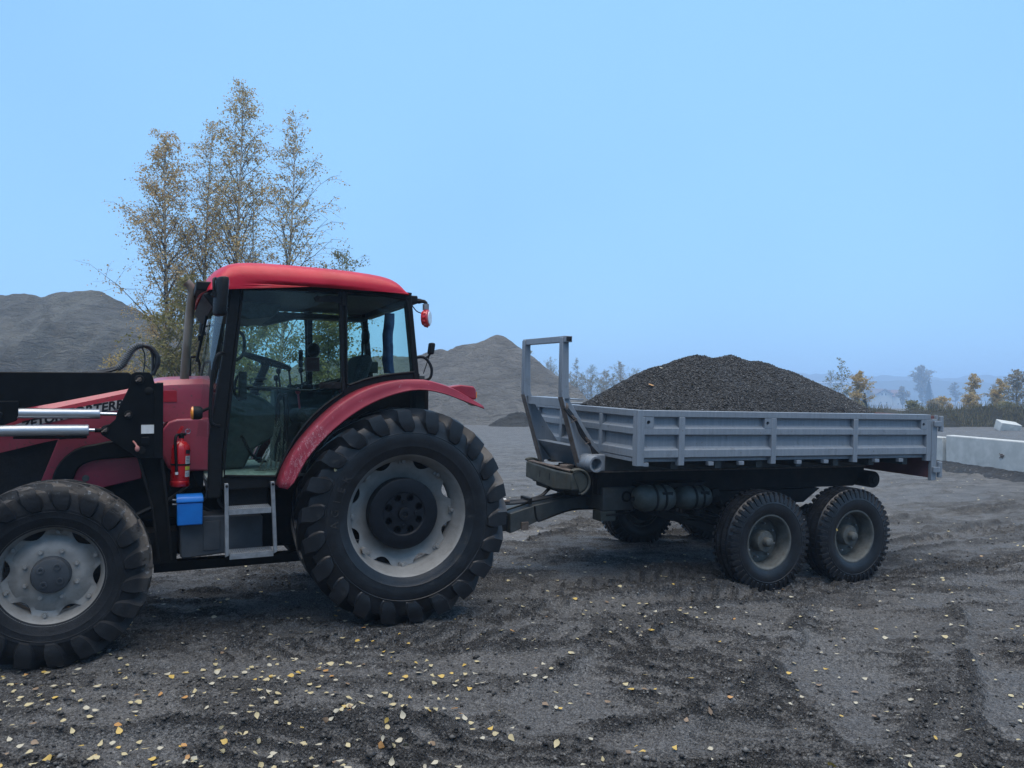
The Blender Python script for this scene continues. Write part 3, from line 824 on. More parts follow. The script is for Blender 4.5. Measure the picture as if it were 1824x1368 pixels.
tree('birch_tree', 'half-bare birch with a thin leaning top, rightmost above the cab roof', (-6.65, 21.5, -.1), 9.75, 2.1, .25, 72, M['leaf_birch'], 15, .052, 105, .075, (.6, 0), group=G, up=1.1, twigs=9, droop=.2, shape=.16, leaf_fade=.45)
tree('birch_tree', 'low spreading birch whose twigs show just above the rear of the cab roof', (-5.0, 21.5, -.1), 5.9, 1.7, .25, 44, M['leaf_green'], 16, .052, 106, .06, (.3, 0), group=G, up=.8, twigs=6)
for i, (x, y, h) in enumerate(((-8.4, 20, 4.6), (-6.6, 19.5, 4.2), (-4.9, 20.5, 4.0))):
    tree('shrub', ['greenish yellow shrub seen through the front of the cab door', 'greenish yellow shrub seen through the rear of the cab door', 'greenish yellow shrub seen through the rear quarter window of the cab'][i], (x, y, -.1), h + .3, 1.7, .05, 64, M['leaf_green'], 20, .068, 120 + i, .04, up=1.0, cat='shrub', group='shrubs behind the cab', bark='twig', twigs=6, crown='foliage')
tree('sapling', 'small yellow-leaved sapling left of the hydraulic hose loop', (-11.2, 21.5, -.1), 3.05, .75, .2, 22, M['leaf_yellow'], 9, .06, 131, .025, cat='sapling', bark='twig', up=1.0, crown='foliage')
tree('sapling', 'yellow-leaved sapling under the leftmost birch', (-10.3, 21.0, -.1), 2.6, .7, .15, 20, M['leaf_yellow'], 9, .06, 132, .02, cat='sapling', bark='twig', up=1.0, crown='foliage')

G = 'bare trees behind the sand pile'
rr = random.Random(5)
for i in range(34):
    x = 2.6 + i * .42 + rr.uniform(-.4, .4)
    tree('bare_tree', 'leafless brownish tree in the row behind the sand pile', (x, 108 + rr.uniform(-6, 8), -1.0), 4.2 + 3.4 * rr.random() ** .7, rr.uniform(.8, 1.7), .02, 30, M['leaf_bare'] if i % 3 else M['leaf_green'], 12, .07, 240 + i, .05, cat='tree', group=G, up=1.7, shape=.72, twigs=6, twig_m='twig_pale', bark='twig', crown='foliage')
tree('tree', 'tree showing a green tip just above the right slope of the sand pile', (1.45, 76, -.3), 6.6, 1.2, .2, 34, M['leaf_green'], 7, .11, 160, .06, cat='tree', up=1.2, bark='twig', crown='foliage')

# right-hand distance
tree('young_birch', 'thin half-bare birch above the tail of the gravel load, left one', (28.2, 68, -1.2), 5.0, .9, .3, 26, M['leaf_green'], 4, .10, 170, .045, cat='birch', up=1.3, leaf_fade=.6)
tree('young_birch', 'thin birch with a leafy tip above the tail of the gravel load, taller one', (29.6, 69, -1.2), 6.2, 1.0, .2, 30, M['leaf_green'], 5, .11, 171, .05, cat='birch', up=1.3, leaf_fade=.3)
tree('orange_birch', 'dense orange-yellow young birch beside the warehouse', (31.6, 70, -1.2), 4.9, 1.3, .10, 54, M['leaf_yellow'], 16, .12, 172, .05, cat='birch', up=1.2, shape=.45)
tree('bare_tree', 'large round bare tree beside the far houses', (241, 452, -6), 24.0, 8.0, .1, 90, M['leaf_bare'], 16, .6, 173, .32, cat='tree', shape=.45, up=1.3, twigs=7, bark='twig', twig_m='twig_pale')
def spruce(loc, H, rad, label, seed, group=None):
    root = empty('spruce_tree', loc); g = np.random.default_rng(seed); V = []; 
    MB().tube([(0, 0, 0), (0, 0, H)], [.16, .02], 7).build('trunk', M['twig'], root)
    k = 2600; t = g.random(k) ** .8; a = g.uniform(0, 6.283, k); rr_ = rad * (1 - t) * g.uniform(.25, 1.05, k)
    C = np.stack([rr_ * np.cos(a), rr_ * np.sin(a), .3 + t * (H - .3) - rr_ * .25], -1)
    D_ = np.stack([np.cos(a), np.sin(a), a * 0 - .35], -1) * (H * .035 * g.uniform(.6, 1.5, k))[:, None]
    Pn = np.stack([-np.sin(a), np.cos(a), a * 0], -1) * (H * .018)
    V = np.stack([C - D_, C + Pn, C + D_, C - Pn], 1).reshape(-1, 3)
    np_mesh('crown', V, np.arange(k * 4).reshape(k, 4), M['needle'], root)
    tag(root, label, 'spruce', group)
spruce((233, 430, -5.8), 14.5, 4.6, 'dark conical spruce in front of the large bare tree', 181)
spruce((36.2, 79, -1.5), 3.3, .9, 'small dark spruce just right of the orange birch', 182)
shr = [(41.5, 74, 2.6, 'leaf_yellow'), (43.5, 73, 3.0, 'leaf_yellow'), (45.6, 76, 5.0, 'leaf_yellow'), (47.5, 75, 4.4, 'leaf_yellow'), (49.0, 78, 3.4, 'leaf_bare'), (39.5, 72, 2.3, 'leaf_bare'), (36.5, 70, 2.3, 'leaf_green'), (42.6, 66, 2.2, 'leaf_green')]
shr_l = ['low yellow shrub nearest the trailer tailgate behind the weedy bank', 'middling yellow shrub left of the tallest one behind the weedy bank', 'tallest yellow shrub behind the weedy bank', 'broad yellow shrub right of the tallest one behind the weedy bank', 'greyish leafless shrub between the yellow ones and the bare tree', 'low brown leafless shrub just above the trailer tailgate corner', 'low green shrub left of the trailer tailgate corner', 'small green shrub on the weedy bank above the concrete slab']
for i, (x, y, h, lm) in enumerate(shr):
    tree('shrub', shr_l[i], (x, y, -1.3), h, .95, .06, 40, M[lm], 14, .12, 190 + i, .035, shape=.55, cat='shrub', group='shrubs behind the weedy bank', bark='twig', up=1.3, crown='foliage', twig_m='twig_pale')
tree('bare_tree', 'wide bare tree at the right edge behind the weedy bank', (52.5, 80, -1.5), 5.6, 2.4, .12, 60, M['leaf_bare'], 10, .14, 210, .09, cat='tree', up=1.0, twigs=7, bark='twig', crown='foliage', twig_m='twig_pale')
for i, (x, y, h) in enumerate(((180, 400, 12), (198, 390, 11), (265, 460, 14), (285, 455, 13), (310, 470, 14), (218, 470, 10), (226, 505, 11))):
    tree('tree', 'foggy bare tree among the far houses', (x, y, -6), h, 4.4, .15, 34, M['leaf_bare'], 12, .8, 220 + i, .2, cat='tree', group='foggy trees among the far houses', bark='twig', up=1.1, twigs=5, crown='foliage', twig_m='twig_pale')

# dry weeds on the bank: a mass
k = 9000; g = np.random.default_rng(8)
x = g.uniform(14, 48, k); y = 43.5 + g.uniform(0, 4.0, k); 
dg_ = bpy.context.evaluated_depsgraph_get()
bank = [o for o in bpy.data.objects if o.name.startswith('embankment')][0]
bv = np.empty(len(bank.data.vertices) * 3, np.float32); bank.data.vertices.foreach_get('co', bv); bv = bv.reshape(-1, 3)
nx_ = int(round((bv[:, 0].max() - bv[:, 0].min()) / .22)) + 1
ix = np.clip(((x - bv[0, 0]) / .22).round().astype(int), 0, nx_ - 1); iy = ((y - bv[0, 1]) / .22).round().astype(int)
z = bv[np.clip(iy * nx_ + ix, 0, len(bv) - 1), 2]
ok = (z > -.15) & (fbm(x * .6, y * .6, 2, 5) > -.15); x, y, z = x[ok], y[ok], z[ok]; k = len(x)
hgt = g.uniform(.12, .5, k); w = .025; a = g.uniform(0, 3.14, k); lx = g.normal(0, .12, k); ly = g.normal(0, .12, k)
V = np.stack([np.stack([x - w * np.cos(a), y - w * np.sin(a), z - .03], -1), np.stack([x + w * np.cos(a), y + w * np.sin(a), z - .03], -1), np.stack([x + lx, y + ly, z + hgt], -1)], 1).reshape(-1, 3)
tag(np_mesh('weeds', V, np.arange(k * 3).reshape(k, 3), M['weed']), 'dry weeds covering the earth bank', 'weeds', kind='stuff')

# the edge of the wood behind the photographer, which the cab windows mirror
for i, (x, y, h) in enumerate(((-21, -13, 12), (-15, -15, 14), (-9.5, -13, 12.5), (-4, -16, 14), (2, -14, 12), (8, -15.5, 13.5), (14, -13.5, 12), (20, -15, 14), (27, -14, 12.5))):
    spruce((x, y, -.4), h, 3.4, 'tall dark spruce at the wood edge behind the viewer', 600 + i, 'spruces at the wood edge')
# ================================================================== wheels
def lug_ring(mb, R_, Rc, hw, nl, s=1, lead=.30, phase=0.0, k=1.0):
    """two rows of bar lugs with sloping flanks; each runs from the centre line over the shoulder and dies out on the sidewall"""
    h = R_ - Rc
    st = [(Rc - .006, -.10 * hw, 1, 0, h + .004, .098, .056, 0.0), (Rc - .006, .30 * hw, 1, 0, h + .004, .102, .060, .34), (Rc - .006, .62 * hw, 1, 0, h + .003, .118, .070, .66),
          (Rc - .018, .84 * hw, 1, .05, h + .012, .142, .088, .90), (Rc - .040, .94 * hw, .97, .20, h + .022, .160, .108, 1.0),
          (Rc - .062, .962 * hw, .30, .95, .036, .152, .118, 1.04), (Rc - .100, .975 * hw, 0, 1, .026, .126, .096, 1.10), (Rc - .128, .985 * hw, 0, 1, .018, .088, .060, 1.14), (Rc - .136, .985 * hw, 0, 1, .0, .07, .05, 1.15)]
    for side in (1, -1):
        for q in range(nl):
            a0 = 2 * math.pi * (q + (0.5 if side < 0 else 0)) / nl + phase
            rings = []
            for rb, yb, ur, uy, hh, wb, wt, t in st:
                a = a0 - lead * (1 - t); wb *= k; wt *= k
                ring = []
                for f, g in ((-1, 0), (-1, .4), (-1, 1), (1, 1), (1, .4), (1, 0)):
                    w = wb if g == 0 else wt + (wb - wt) * .30 if g == .4 else wt
                    r = rb + ur * hh * g; yy = yb + uy * hh * g; da = f * w / 2 / max(r, .1)
                    ring.append((r * math.cos(a + da), s * side * yy, r * math.sin(a + da)))
                rings.append(ring)
            mb.loft(rings)

def tyre_profile(R_, hw, rim, s=1):
    pr = [(rim - .012, .80 * hw), (rim + .012, .86 * hw), (rim + .03, .90 * hw), (rim + .050, .935 * hw), (rim + .056, .955 * hw), (rim + .066, .955 * hw), (rim + .09, .985 * hw), (rim + (R_ - rim) * .48, 1.0 * hw), (R_ - .150, .985 * hw), (R_ - .146, 1.0 * hw), (R_ - .138, .985 * hw), (R_ - .10, .97 * hw), (R_ - .045, .92 * hw), (R_ - .015, .82 * hw), (R_, .55 * hw), (R_ + .004, 0)]
    full = pr + [(r, -y) for r, y in reversed(pr[:-1])]
    return [(r, y * s) for r, y in full]

def scallop_disc(mb, r_in, r_out, n_lobe, depth, y_fn, thick, s, n=96, power=.7, phase=0.0):
    rs = np.linspace(0, 1, 6); rings_f = []; rings_b = []
    for k in range(n):
        a = 2 * math.pi * k / n
        ro = r_out - depth * max(0, math.cos(n_lobe * (a - phase))) ** power
        rings_f.append([(r_in + (ro - r_in) * t, a) for t in rs])
    V = []; F = []; m = len(rs)
    for sgn in (0, 1):
        for k in range(n):
            for r, a in rings_f[k]:
                V.append((r * math.cos(a), s * (y_fn(r) - sgn * thick), r * math.sin(a)))
    for sgn in (0, 1):
        b = sgn * n * m
        for k in range(n):
            k2 = (k + 1) % n
            for i in range(m - 1): F.append((b + k * m + i, b + k * m + i + 1, b + k2 * m + i + 1, b + k2 * m + i))
    b = n * m
    for k in range(n):
        k2 = (k + 1) % n
        F.append((k * m + m - 1, b + k * m + m - 1, b + k2 * m + m - 1, k2 * m + m - 1))
        F.append((k * m, b + k * m, b + k2 * m, k2 * m))
    mb.add(V, F)

def rear_wheel(parent, x, y, z, s):
    w = empty('wheel', (x, y, z), (0, 0, 0), parent)
    R_, hw, rim = .872, .228, .505
    mb = MB(); mb.lathe(tyre_profile(.816, hw, rim), 96)
    lug_ring(mb, R_, .816, hw, 22, s, lead=.33, phase=.08)
    tyre = mb.build('tyre', M['rubber'], w, smooth=26, bevel=.004, seg=1)
    mb = MB()
    mb.lathe([(rim + .018, s * .186), (rim + .024, s * .180), (rim + .018, s * .170), (rim - .004, s * .165), (rim - .012, s * .12), (rim - .05, s * .06), (rim - .055, -s * .06), (rim - .012, -s * .14), (rim + .018, -s * .18),
              (rim + .005, -s * .185), (rim - .03, -s * .14), (rim - .072, -s * .06), (rim - .068, s * .05), (rim - .03, s * .115), (rim - .022, s * .165), (rim - .01, s * .178), (rim + .006, s * .187)], 96)
    mb.build('rim', M['rim'], w, smooth=50)
    mb = MB()
    scallop_disc(mb, .10, .445, 8, .062, lambda r: -.045 + .055 * (np.clip((r - .30) / .14, 0, 1)) - .055 * (1 - np.clip((r - .22) / .10, 0, 1)), .014, s, phase=R(22.5))
    mb.build('wheel_disc', M['rim'], w, smooth=50)
    for k in range(8):
        a = 2 * math.pi * k / 8
        b = MB(); c, q = math.cos(a), math.sin(a)
        b.box(-.035, .035, s * .02 - .012, s * .02 + .012, -.030, .030, Matrix.Translation((c * .44, -s * .014, q * .44)) @ Matrix.Rotation(-a, 4, 'Y'))
        b.cyl((c * .425, -s * .01, q * .425), (c * .425, s * .05, q * .425), .015, 10)
        b.build('rim_bolt', M['rim'], w, bevel=.003)
    v = MB(); a = R(-38); v.cyl((.43 * math.cos(a), s * .05, .43 * math.sin(a)), (.43 * math.cos(a), s * .125, .43 * math.sin(a)), .022, 12)
    v.build('valve_pocket', M['rim'], w)
    wt = MB().lathe([(.03, s * .06), (.17, s * .06), (.18, s * .069), (.272, s * .073), (.288, s * .063), (.288, -s * .05), (.03, -s * .05)], 64).build('wheel_weight', M['cast'], w, smooth=40)
    cm = MB()
    for k in range(8):
        a = 2 * math.pi * (k + .5) / 8
        cm.cyl((.138 * math.cos(a), s * .035 - .2, .138 * math.sin(a)), (.138 * math.cos(a), s * .035 + .2, .138 * math.sin(a)), .030, 18)
    cut(wt, cm)
    hub = MB()
    hub.lathe([(.0005, s * .08), (.022, s * .08), (.024, s * .095), (.05, s * .095), (.055, s * .055), (.0005, s * .055)], 28)
    for k in range(4):
        a = math.pi / 2 * k
        hub.cyl((.10 * math.cos(a), s * .055, .10 * math.sin(a)), (.10 * math.cos(a), s * .073, .10 * math.sin(a)), .016, 12)
    hub.build('hub_cap', M['cast'], w, bevel=.002)
    MB().cyl((0, -s * .06, 0), (0, -s * .35, 0), .17, 24).build('brake_drum', M['dark_steel'], w)
    # raised sidewall lettering
    if s > 0:
        for i, chx in enumerate('AGIER'):
            a = R(-3 + 8.8 * i)
            X = Vector((-math.sin(a), 0, math.cos(a))); Yv = Vector((math.cos(a), 0, math.sin(a)))
            Mx = Matrix(((X.x, Yv.x, 0, .600 * math.cos(a)), (0, 0, 1, hw - .0045), (X.z, Yv.z, 0, .600 * math.sin(a)), (0, 0, 0, 1)))
            text_mesh('sidewall_letter', chx, .085, M['rubber_dust'], w, Mx, extrude=.006)
    return w

def front_wheel(parent, x, y, z, s, steer=0):
    w = empty('wheel', (x, y, z), (0, 0, steer), parent)
    R_, hw, rim = .628, .178, .338
    mb = MB(); mb.lathe(tyre_profile(.580, hw, rim), 80)
    lug_ring(mb, R_, .580, hw, 19, s, lead=.36, phase=.02, k=.84)
    mb.build('tyre', M['rubber_mud'], w, smooth=26, bevel=.004, seg=1)
    MB().lathe([(rim + .012, s * .148), (rim + .018, s * .142), (rim + .008, s * .132), (rim - .008, s * .125), (rim - .03, s * .06), (rim - .03, -s * .08), (rim + .012, -s * .145),
                (rim - .002, -s * .150), (rim - .045, -s * .08), (rim - .043, s * .055), (rim - .022, s * .10), (rim - .015, s * .132), (rim, s * .148)], 80).build('rim', M['rim'], w, smooth=50)
    mb = MB()
    scallop_disc(mb, .10, .300, 6, .052, lambda r: .085 - .045 * np.clip((r - .19) / .06, 0, 1) + .02 * np.clip((r - .26) / .04, 0, 1), .012, s, phase=R(8))
    mb.build('wheel_disc', M['rim'], w, smooth=50)
    for k in range(6):
        a = R(38) + 2 * math.pi * k / 6
        b = MB(); c, q = math.cos(a), math.sin(a)
        b.cyl((c * .285, s * .04, q * .285), (c * .285, s * .085, q * .285), .012, 6).cyl((c * .285, s * .055, q * .285), (c * .285, s * .062, q * .285), .020, 12)
        b.build('rim_bolt', M['rim'], w)
    for k in range(8):
        a = R(22.5) + 2 * math.pi * k / 8
        b = MB(); c, q = math.cos(a), math.sin(a)
        b.cyl((c * .165, s * .08, q * .165), (c * .165, s * .108, q * .165), .012, 6).cyl((c * .165, s * .08, q * .165), (c * .165, s * .090, q * .165), .018, 12)
        b.build('wheel_nut', M['rim'], w)
    hb = MB(); hb.lathe([(.0005, s * .150), (.10, s * .150), (.112, s * .146), (.120, s * .130), (.124, s * .08), (.0005, s * .07)], 40)
    for k in range(4):
        a = R(35) + math.pi / 2 * k
        hb.lathe([(.012, s * .149), (.012, s * .156), (.022, s * .156), (.024, s * .149)], 14, 'y', (.07 * math.cos(a), 0, .07 * math.sin(a)))
    hb.build('hub', M['tank'], w, smooth=40)
    return w

# ================================================================== tractor
T = empty('tractor', (-1.268, 7.145, -.006), (0, 0, math.pi + R(24.8)))
tag(T, 'red farm tractor with black front loader arms and tinted glass cab', 'tractor')
ZR, ZF = .872, .628
for s in (1, -1):
    rear_wheel(T, 0, s * .85, ZR - .005, s)
    front_wheel(T, 2.49, s * .85, ZF - .005, s, R(0))

# chassis, engine, axles (in deep shade under the bonnet)
MB().box(.1, 2.9, -.22, .22, .55, 1.05).box(1.5, 3.2, -.30, .30, .85, 1.55).build('engine_block', M['dark_steel'], T, bevel=.02)
MB().box(-.45, .55, -.28, .28, .60, 1.25).build('gearbox', M['dark_steel'], T, bevel=.02)
MB().cyl((0, -.80, ZR), (0, .80, ZR), .14, 20).build('rear_axle', M['dark_steel'], T)
MB().box(2.38, 2.60, -.66, .66, .52, .70).cyl((2.49, -.72, .61), (2.49, .72, .61), .08, 14).build('front_axle', M['dark_steel'], T, bevel=.015)
mb = MB()
for s in (1, -1): mb.cyl((2.49, s * .60, .48), (2.49, s * .60, .84), .07, 14)
mb.build('axle_knuckles', M['dark_steel'], T)
mb = MB(); mb.tube(smooth_path([(1.6, .34, 1.12), (1.75, .40, 1.02), (1.9, .38, .95), (2.05, .42, .9), (2.2, .36, .95)], 14), .018, 8)
mb.tube(smooth_path([(1.35, .50, 1.15), (1.40, .56, 1.02), (1.36, .58, .95), (1.28, .56, .88)], 12), .014, 8)
mb.tube(smooth_path([(1.5, .46, 1.2), (1.48, .52, 1.06), (1.53, .5, .98), (1.42, .48, .9)], 12), .012, 8)
mb.cyl((1.455, .58, 1.15), (1.455, .58, 1.04), .03, 12)
mb.build('engine_hoses', M['rubber_clean'], T)

# ---- bonnet
hood_top = [(1.455, 1.985), (1.80, 1.972), (2.04, 1.915), (2.53, 1.800), (2.88, 1.705), (3.15, 1.60), (3.32, 1.46)]
def hz_top(x): return float(np.interp(x, [p[0] for p in hood_top], [p[1] for p in hood_top]))
def seam(x): return float(np.interp(x, [1.46, 1.80, 2.2, 2.6, 3.35], [1.63, 1.63, 1.57, 1.49, 1.30]))
xs = np.linspace(1.455, 3.30, 26); rings = []
for x in xs:
    t = hz_top(x); k = 1 - .25 * sstep(2.7, 3.35, x); b = min(seam(x), t - .06)
    sec = [(.365 * k, b), (.368 * k, t - .115), (.355 * k, t - .055), (.315 * k, t - .012), (.20 * k, t + .012), (0, t + .018)]
    sec = sec + [(-y, z) for y, z in reversed(sec[:-1])]
    rings.append([(float(x), float(y), float(z)) for y, z in sec])
hood = MB().loft(rings).build('bonnet', M['red'], T, smooth=28)
MB().box(2.10, 2.115, .3685, .3705, 1.66, 1.70).build('bonnet_latch', M['black'], hood)
MB().box(1.70, 1.86, .3695, .3715, 1.785, 1.875).build('paint_patch', M['red_patch'], hood, bevel=.0008)
for yy in (.3705,):
    mb = MB()
    # pale stripe behind the lettering, following the bonnet line
    up = [(2.03, 1.812), (2.20, 1.787), (2.42, 1.735), (2.62, 1.680), (2.90, 1.585)]
    lo = [(2.90, 1.548), (2.62, 1.628), (2.42, 1.668), (2.20, 1.712), (2.03, 1.738)]
    mb.prism(up + lo, .3690, .3705, 'y')
    mb.build('decal_stripe', M['decal_white'], hood, smooth=0)
def decal(body, p0, p1, size, name, sx=1.0):
    # text reads left to right as seen from the tractor's left side: image right is -x
    d = Vector((p1[0] - p0[0], 0, p1[1] - p0[1])).normalized(); u = Vector((d.z, 0, -d.x))
    if u.z < 0: u = -u
    c = ((p0[0] + p1[0]) / 2, .3712, (p0[1] + p1[1]) / 2)
    Mx = Matrix(((d.x, u.x, 0, c[0]), (0, 0, 1, c[1]), (d.z, u.z, 0, c[2]), (0, 0, 0, 1)))
    text_mesh(name, body, size, M['decal_black'], hood, Mx, shear=.25, offset=.0032, extrude=.0008, sx=sx)
decal('FORTERRA', (2.42, 1.705), (2.06, 1.772), .092, 'bonnet_lettering', 1.0)
decal('ZETOR', (2.74, 1.612), (2.50, 1.680), .080, 'bonnet_lettering', 1.05)

# ---- lower side panels, both sides
for s in (1, -1):
    mb = MB(); mb.prism([(1.462, 1.235), (1.462, 1.66), (1.70, 1.652), (1.76, 1.63), (1.81, 1.56), (1.82, 1.40), (1.76, 1.26), (1.70, 1.235)], .36 * s, .425 * s)
    mb.build('side_cowl', M['red'], T, bevel=.018, seg=3)
    mb = MB(); mb.prism([(1.95, 1.62), (2.20, 1.60), (2.505, 1.53), (2.632, 1.17), (2.40, 1.15), (2.28, 1.12), (1.95, 1.19)], .33 * s, .372 * s)
    mb.build('side_panel', M['red'], T, bevel=.006)
    out = smooth_path([(2.556, 1.17), (2.528, 1.284), (2.470, 1.375), (2.375, 1.446), (2.245, 1.474), (2.166, 1.491), (1.95, 1.525)], 18)
    inn = smooth_path([(2.420, 1.17), (2.381, 1.283), (2.309, 1.334), (2.21, 1.352), (1.95, 1.362)], 18)
    MB().prism(out + inn[::-1], .36 * s, .425 * s).build('side_trim', M['plastic'], T, bevel=.012)
    MB().prism([(2.45, 1.56), (2.60, 1.52), (2.90, 1.43), (3.25, 1.30), (3.25, 1.05), (2.66, 1.05)], .29 * s, .345 * s).build('side_grille', M['black_gap'], T)
    MB().lathe([(.0005, .004), (.022, .004), (.026, 0)], 16, 'y', (2.33, .374 * s, 1.21), closed=False).build('panel_screw', M['rim_old'], T)
MB().prism([(3.20, .95), (3.20, 1.50), (3.36, 1.40), (3.38, .95)], -.27, .27).build('front_grille', M['black_gap'], T)
MB().tube([(2.50, .41, 1.52), (2.36, .41, 1.535)], .012, 8).build('side_pipe', M['plastic'], T)

# ---- front loader
def disc(mb, c, r, t, s, n=20): mb.lathe([(.0005, 0), (.0005, t * s), (r * .9, t * s), (r, t * s * .8), (r, 0)], n, 'y', c)
for s in (1, -1):
    L = empty('loader_arm', (0, 0, 0), (0, 0, 0), T)
    y0, y1 = .56, .70
    plate = [(2.03, 1.90), (2.015, 1.996), (1.985, 2.012), (1.895, 2.010), (1.872, 1.975), (1.852, 1.90), (1.845, 1.40), (1.83, 1.372), (1.972, 1.372), (2.006, 1.405), (2.121, 1.492), (2.205, 1.550), (2.222, 1.585), (2.205, 1.612), (2.158, 1.626), (2.118, 1.664), (2.096, 1.747)]
    mb = MB(); mb.prism(plate, s * y1, s * (y1 - .022)); mb.prism(plate, s * y0, s * (y0 + .022))
    mb.box(1.80, 1.862, s * .55, s * .71, 1.37, 1.93)
    tower = mb.build('tower_plate', M['black'], L, bevel=.004)
    hk = MB(); hk.prism([(1.846, 1.935), (1.80, 1.935), (1.80, 1.865), (1.812, 1.865), (1.812, 1.90), (1.822, 1.915), (1.846, 1.915)], s * .60, s * .64); hk.build('tower_hook', M['black'], L)
    for c, r, t in (((1.962, s * y1, 1.955), .034, .022), ((1.898, s * y1, 1.870), .030, .010), ((2.032, s * y1, 1.697), .030, .024), ((2.183, s * y1, 1.585), .026, .022), ((1.942, s * y1, 1.433), .028, .012)):
        pb = MB(); disc(pb, c, r, t, s); pb.cyl((c[0], s * (y0 - .01), c[2]), (c[0], s * y1, c[2]), r * .6, 12)
        pin = pb.build('pivot_pin', M['dark_steel'], L)
        if t > .02:
            q = MB(); disc(q, (c[0], c[1] + s * .022, c[2]), r * .45, .01, s); q.cyl((c[0] - .012, c[1] + s * .03, c[2] + .012), (c[0] + .022, c[1] + s * .03, c[2] - .012), .006, 6); q.build('grease_nipple', M['rust_edge'], pin)
    MB().box(1.86, 1.948, s * (y1 + .001), s * (y1 + .0035), 1.555, 1.620).build('sticker', M['white'], L)
    MB().box(1.895, 1.945, s * y1, s * (y1 + .035), 1.475, 1.53).build('lock_block', M['black'], L, bevel=.004)
    lv = MB(); lv.tube([(2.0, s * .70, 1.50), (1.985, s * .735, 1.485), (1.975, s * .745, 1.465)], .007, 6); lv.ball((1.972, s * .748, 1.448), .017, 10, (1, 1, 1.4))
    lv.build('lock_lever', mat('worn_pink_knob', (.35, .14, .12), None, 20, rough=.4) if s > 0 else M['red'], L)
    bm_ = MB(); bm_.prism([(2.035, 2.008), (2.86, 2.004), (3.4, 1.95), (3.9, 1.72), (3.95, 1.58), (3.6, 1.66), (3.1, 1.73), (2.76, 1.735), (2.52, 1.782), (2.06, 1.882), (2.0, 1.90), (1.95, 1.94)], s * .585, s * .675)
    bm_.build('boom', M['black'], L, bevel=.006)
    br = MB(); br.prism([(2.72, 1.80), (2.95, 1.80), (2.95, 1.64), (2.84, 1.62), (2.74, 1.66), (2.72, 1.70)], s * .64, s * .655); br.prism([(2.72, 1.80), (2.95, 1.80), (2.95, 1.64), (2.84, 1.62), (2.74, 1.66), (2.72, 1.70)], s * .70, s * .715)
    disc(br, (2.83, s * .715, 1.70), .026, .02, s); br.build('boom_bracket', M['black'], L, bevel=.003)
    for (a, b, rod, yy, r) in (((2.79, 1.716), (2.218, 1.704), (2.05, 1.698), .675, .036), ((3.25, 1.60), (2.287, 1.588), (2.19, 1.585), .705, .040)):
        cb = MB(); cb.lathe([(.001, 0), (r * .9, 0), (r, .006), (r, 1)], 24, 'x', (0, 0, 0), closed=False)
        ln = a[0] - b[0]
        V = [(b[0] + x * 1.0 if x < .01 else b[0] + ln, s * yy + y, z + (b[1] if x < .5 else a[1])) for x, y, z in cb.v]
        cb.v = V
        barrel = cb.build('cylinder_barrel', M['zinc'], L)
        MB().cyl((b[0], s * yy, b[1]), (rod[0], s * yy, rod[1]), .0135, 12).build('cylinder_rod', M['chrome'], barrel)
        MB().cyl((rod[0] + .06, s * yy, rod[1] + .001), (rod[0] - .005, s * yy, rod[1]), .016, 12).build('rod_end', M['black'], barrel)
    hb = MB(); hb.tube([(2.75, s * .70, 1.545), (2.40, s * .70, 1.538), (2.33, s * .70, 1.540)], .010, 8); hb.cyl((2.34, s * .70, 1.54), (2.30, s * .70, 1.542), .014, 10); hb.build('cylinder_pipe', M['dark_steel'], L)
    # strut down to the chassis
    sb = MB(); sb.prism([(1.975, 1.374), (1.80, 1.374), (1.775, 1.08), (1.735, .60), (1.83, .58), (1.875, 1.0)], s * .56, s * .585)
    sb.prism([(1.975, 1.374), (1.955, 1.374), (1.862, 1.0), (1.815, .58), (1.83, .58), (1.878, 1.0)], s * .585, s * .66); sb.prism([(1.82, 1.374), (1.80, 1.374), (1.765, 1.08), (1.728, .60), (1.745, .60), (1.785, 1.08)], s * .585, s * .68)
    sb.box(1.70, 1.98, s * .30, s * .58, .56, .80)
    sb.build('loader_strut', M['dark_steel'], L, bevel=.005)
    rb = MB(); rb.prism([(1.86, .555), (.70, .545), (.70, .468), (1.86, .475)], s * .40, s * .50); disc(rb, (1.80, s * .50, .52), .014, .01, s, 10); rb.build('loader_rail', M['black'], L, bevel=.005)
    # hydraulic hoses looping over the tower
    if s > 0:
        Hs = empty('hydraulic_hoses', (0, 0, 0), (0, 0, 0), T)
        mb = MB(); mb.tube(smooth_path([(2.34, .60, 2.003), (2.22, .61, 2.018), (2.10, .62, 2.05)], 10), .011, 8); mb.tube(smooth_path([(2.30, .63, 2.0), (2.18, .64, 2.012), (2.10, .63, 2.04)], 10), .011, 8); mb.build('hose', M['rubber_clean'], Hs)
        q = smooth_path([(2.115, .62, 2.035), (2.075, .62, 2.068), (2.045, .62, 2.125), (2.008, .62, 2.185), (1.965, .62, 2.212), (1.935, .62, 2.213)], 60)
        MB().tube(q, [.026 if i % 3 else .0215 for i in range(60)], 10).build('spiral_hose_sleeve', mat('grey_spiral_wrap', (.06, .065, .07), (.09, .095, .10), 20, rough=.5), Hs)
        for dy, dr, dx in ((-.012, 0, 0), (.012, .018, .004), (.0, -.02, .012), (.024, .008, .02)):
            MB().tube(smooth_path([(1.94, .62 + dy, 2.213), (1.89, .62 + dy, 2.195 + dr * .6), (1.855 - dr, .62 + dy, 2.14), (1.852 - dr, .62 + dy, 2.07), (1.885 - dx, .61 + dy, 1.99)], 20), .0105, 8).build('hose', M['rubber_clean'], Hs)
        MB().tube(smooth_path([(1.955, .60, 2.205), (1.932, .6, 2.16), (1.928, .6, 2.08), (1.94, .6, 2.0)], 14), .005, 6).build('hose', M['rubber_clean'], Hs)
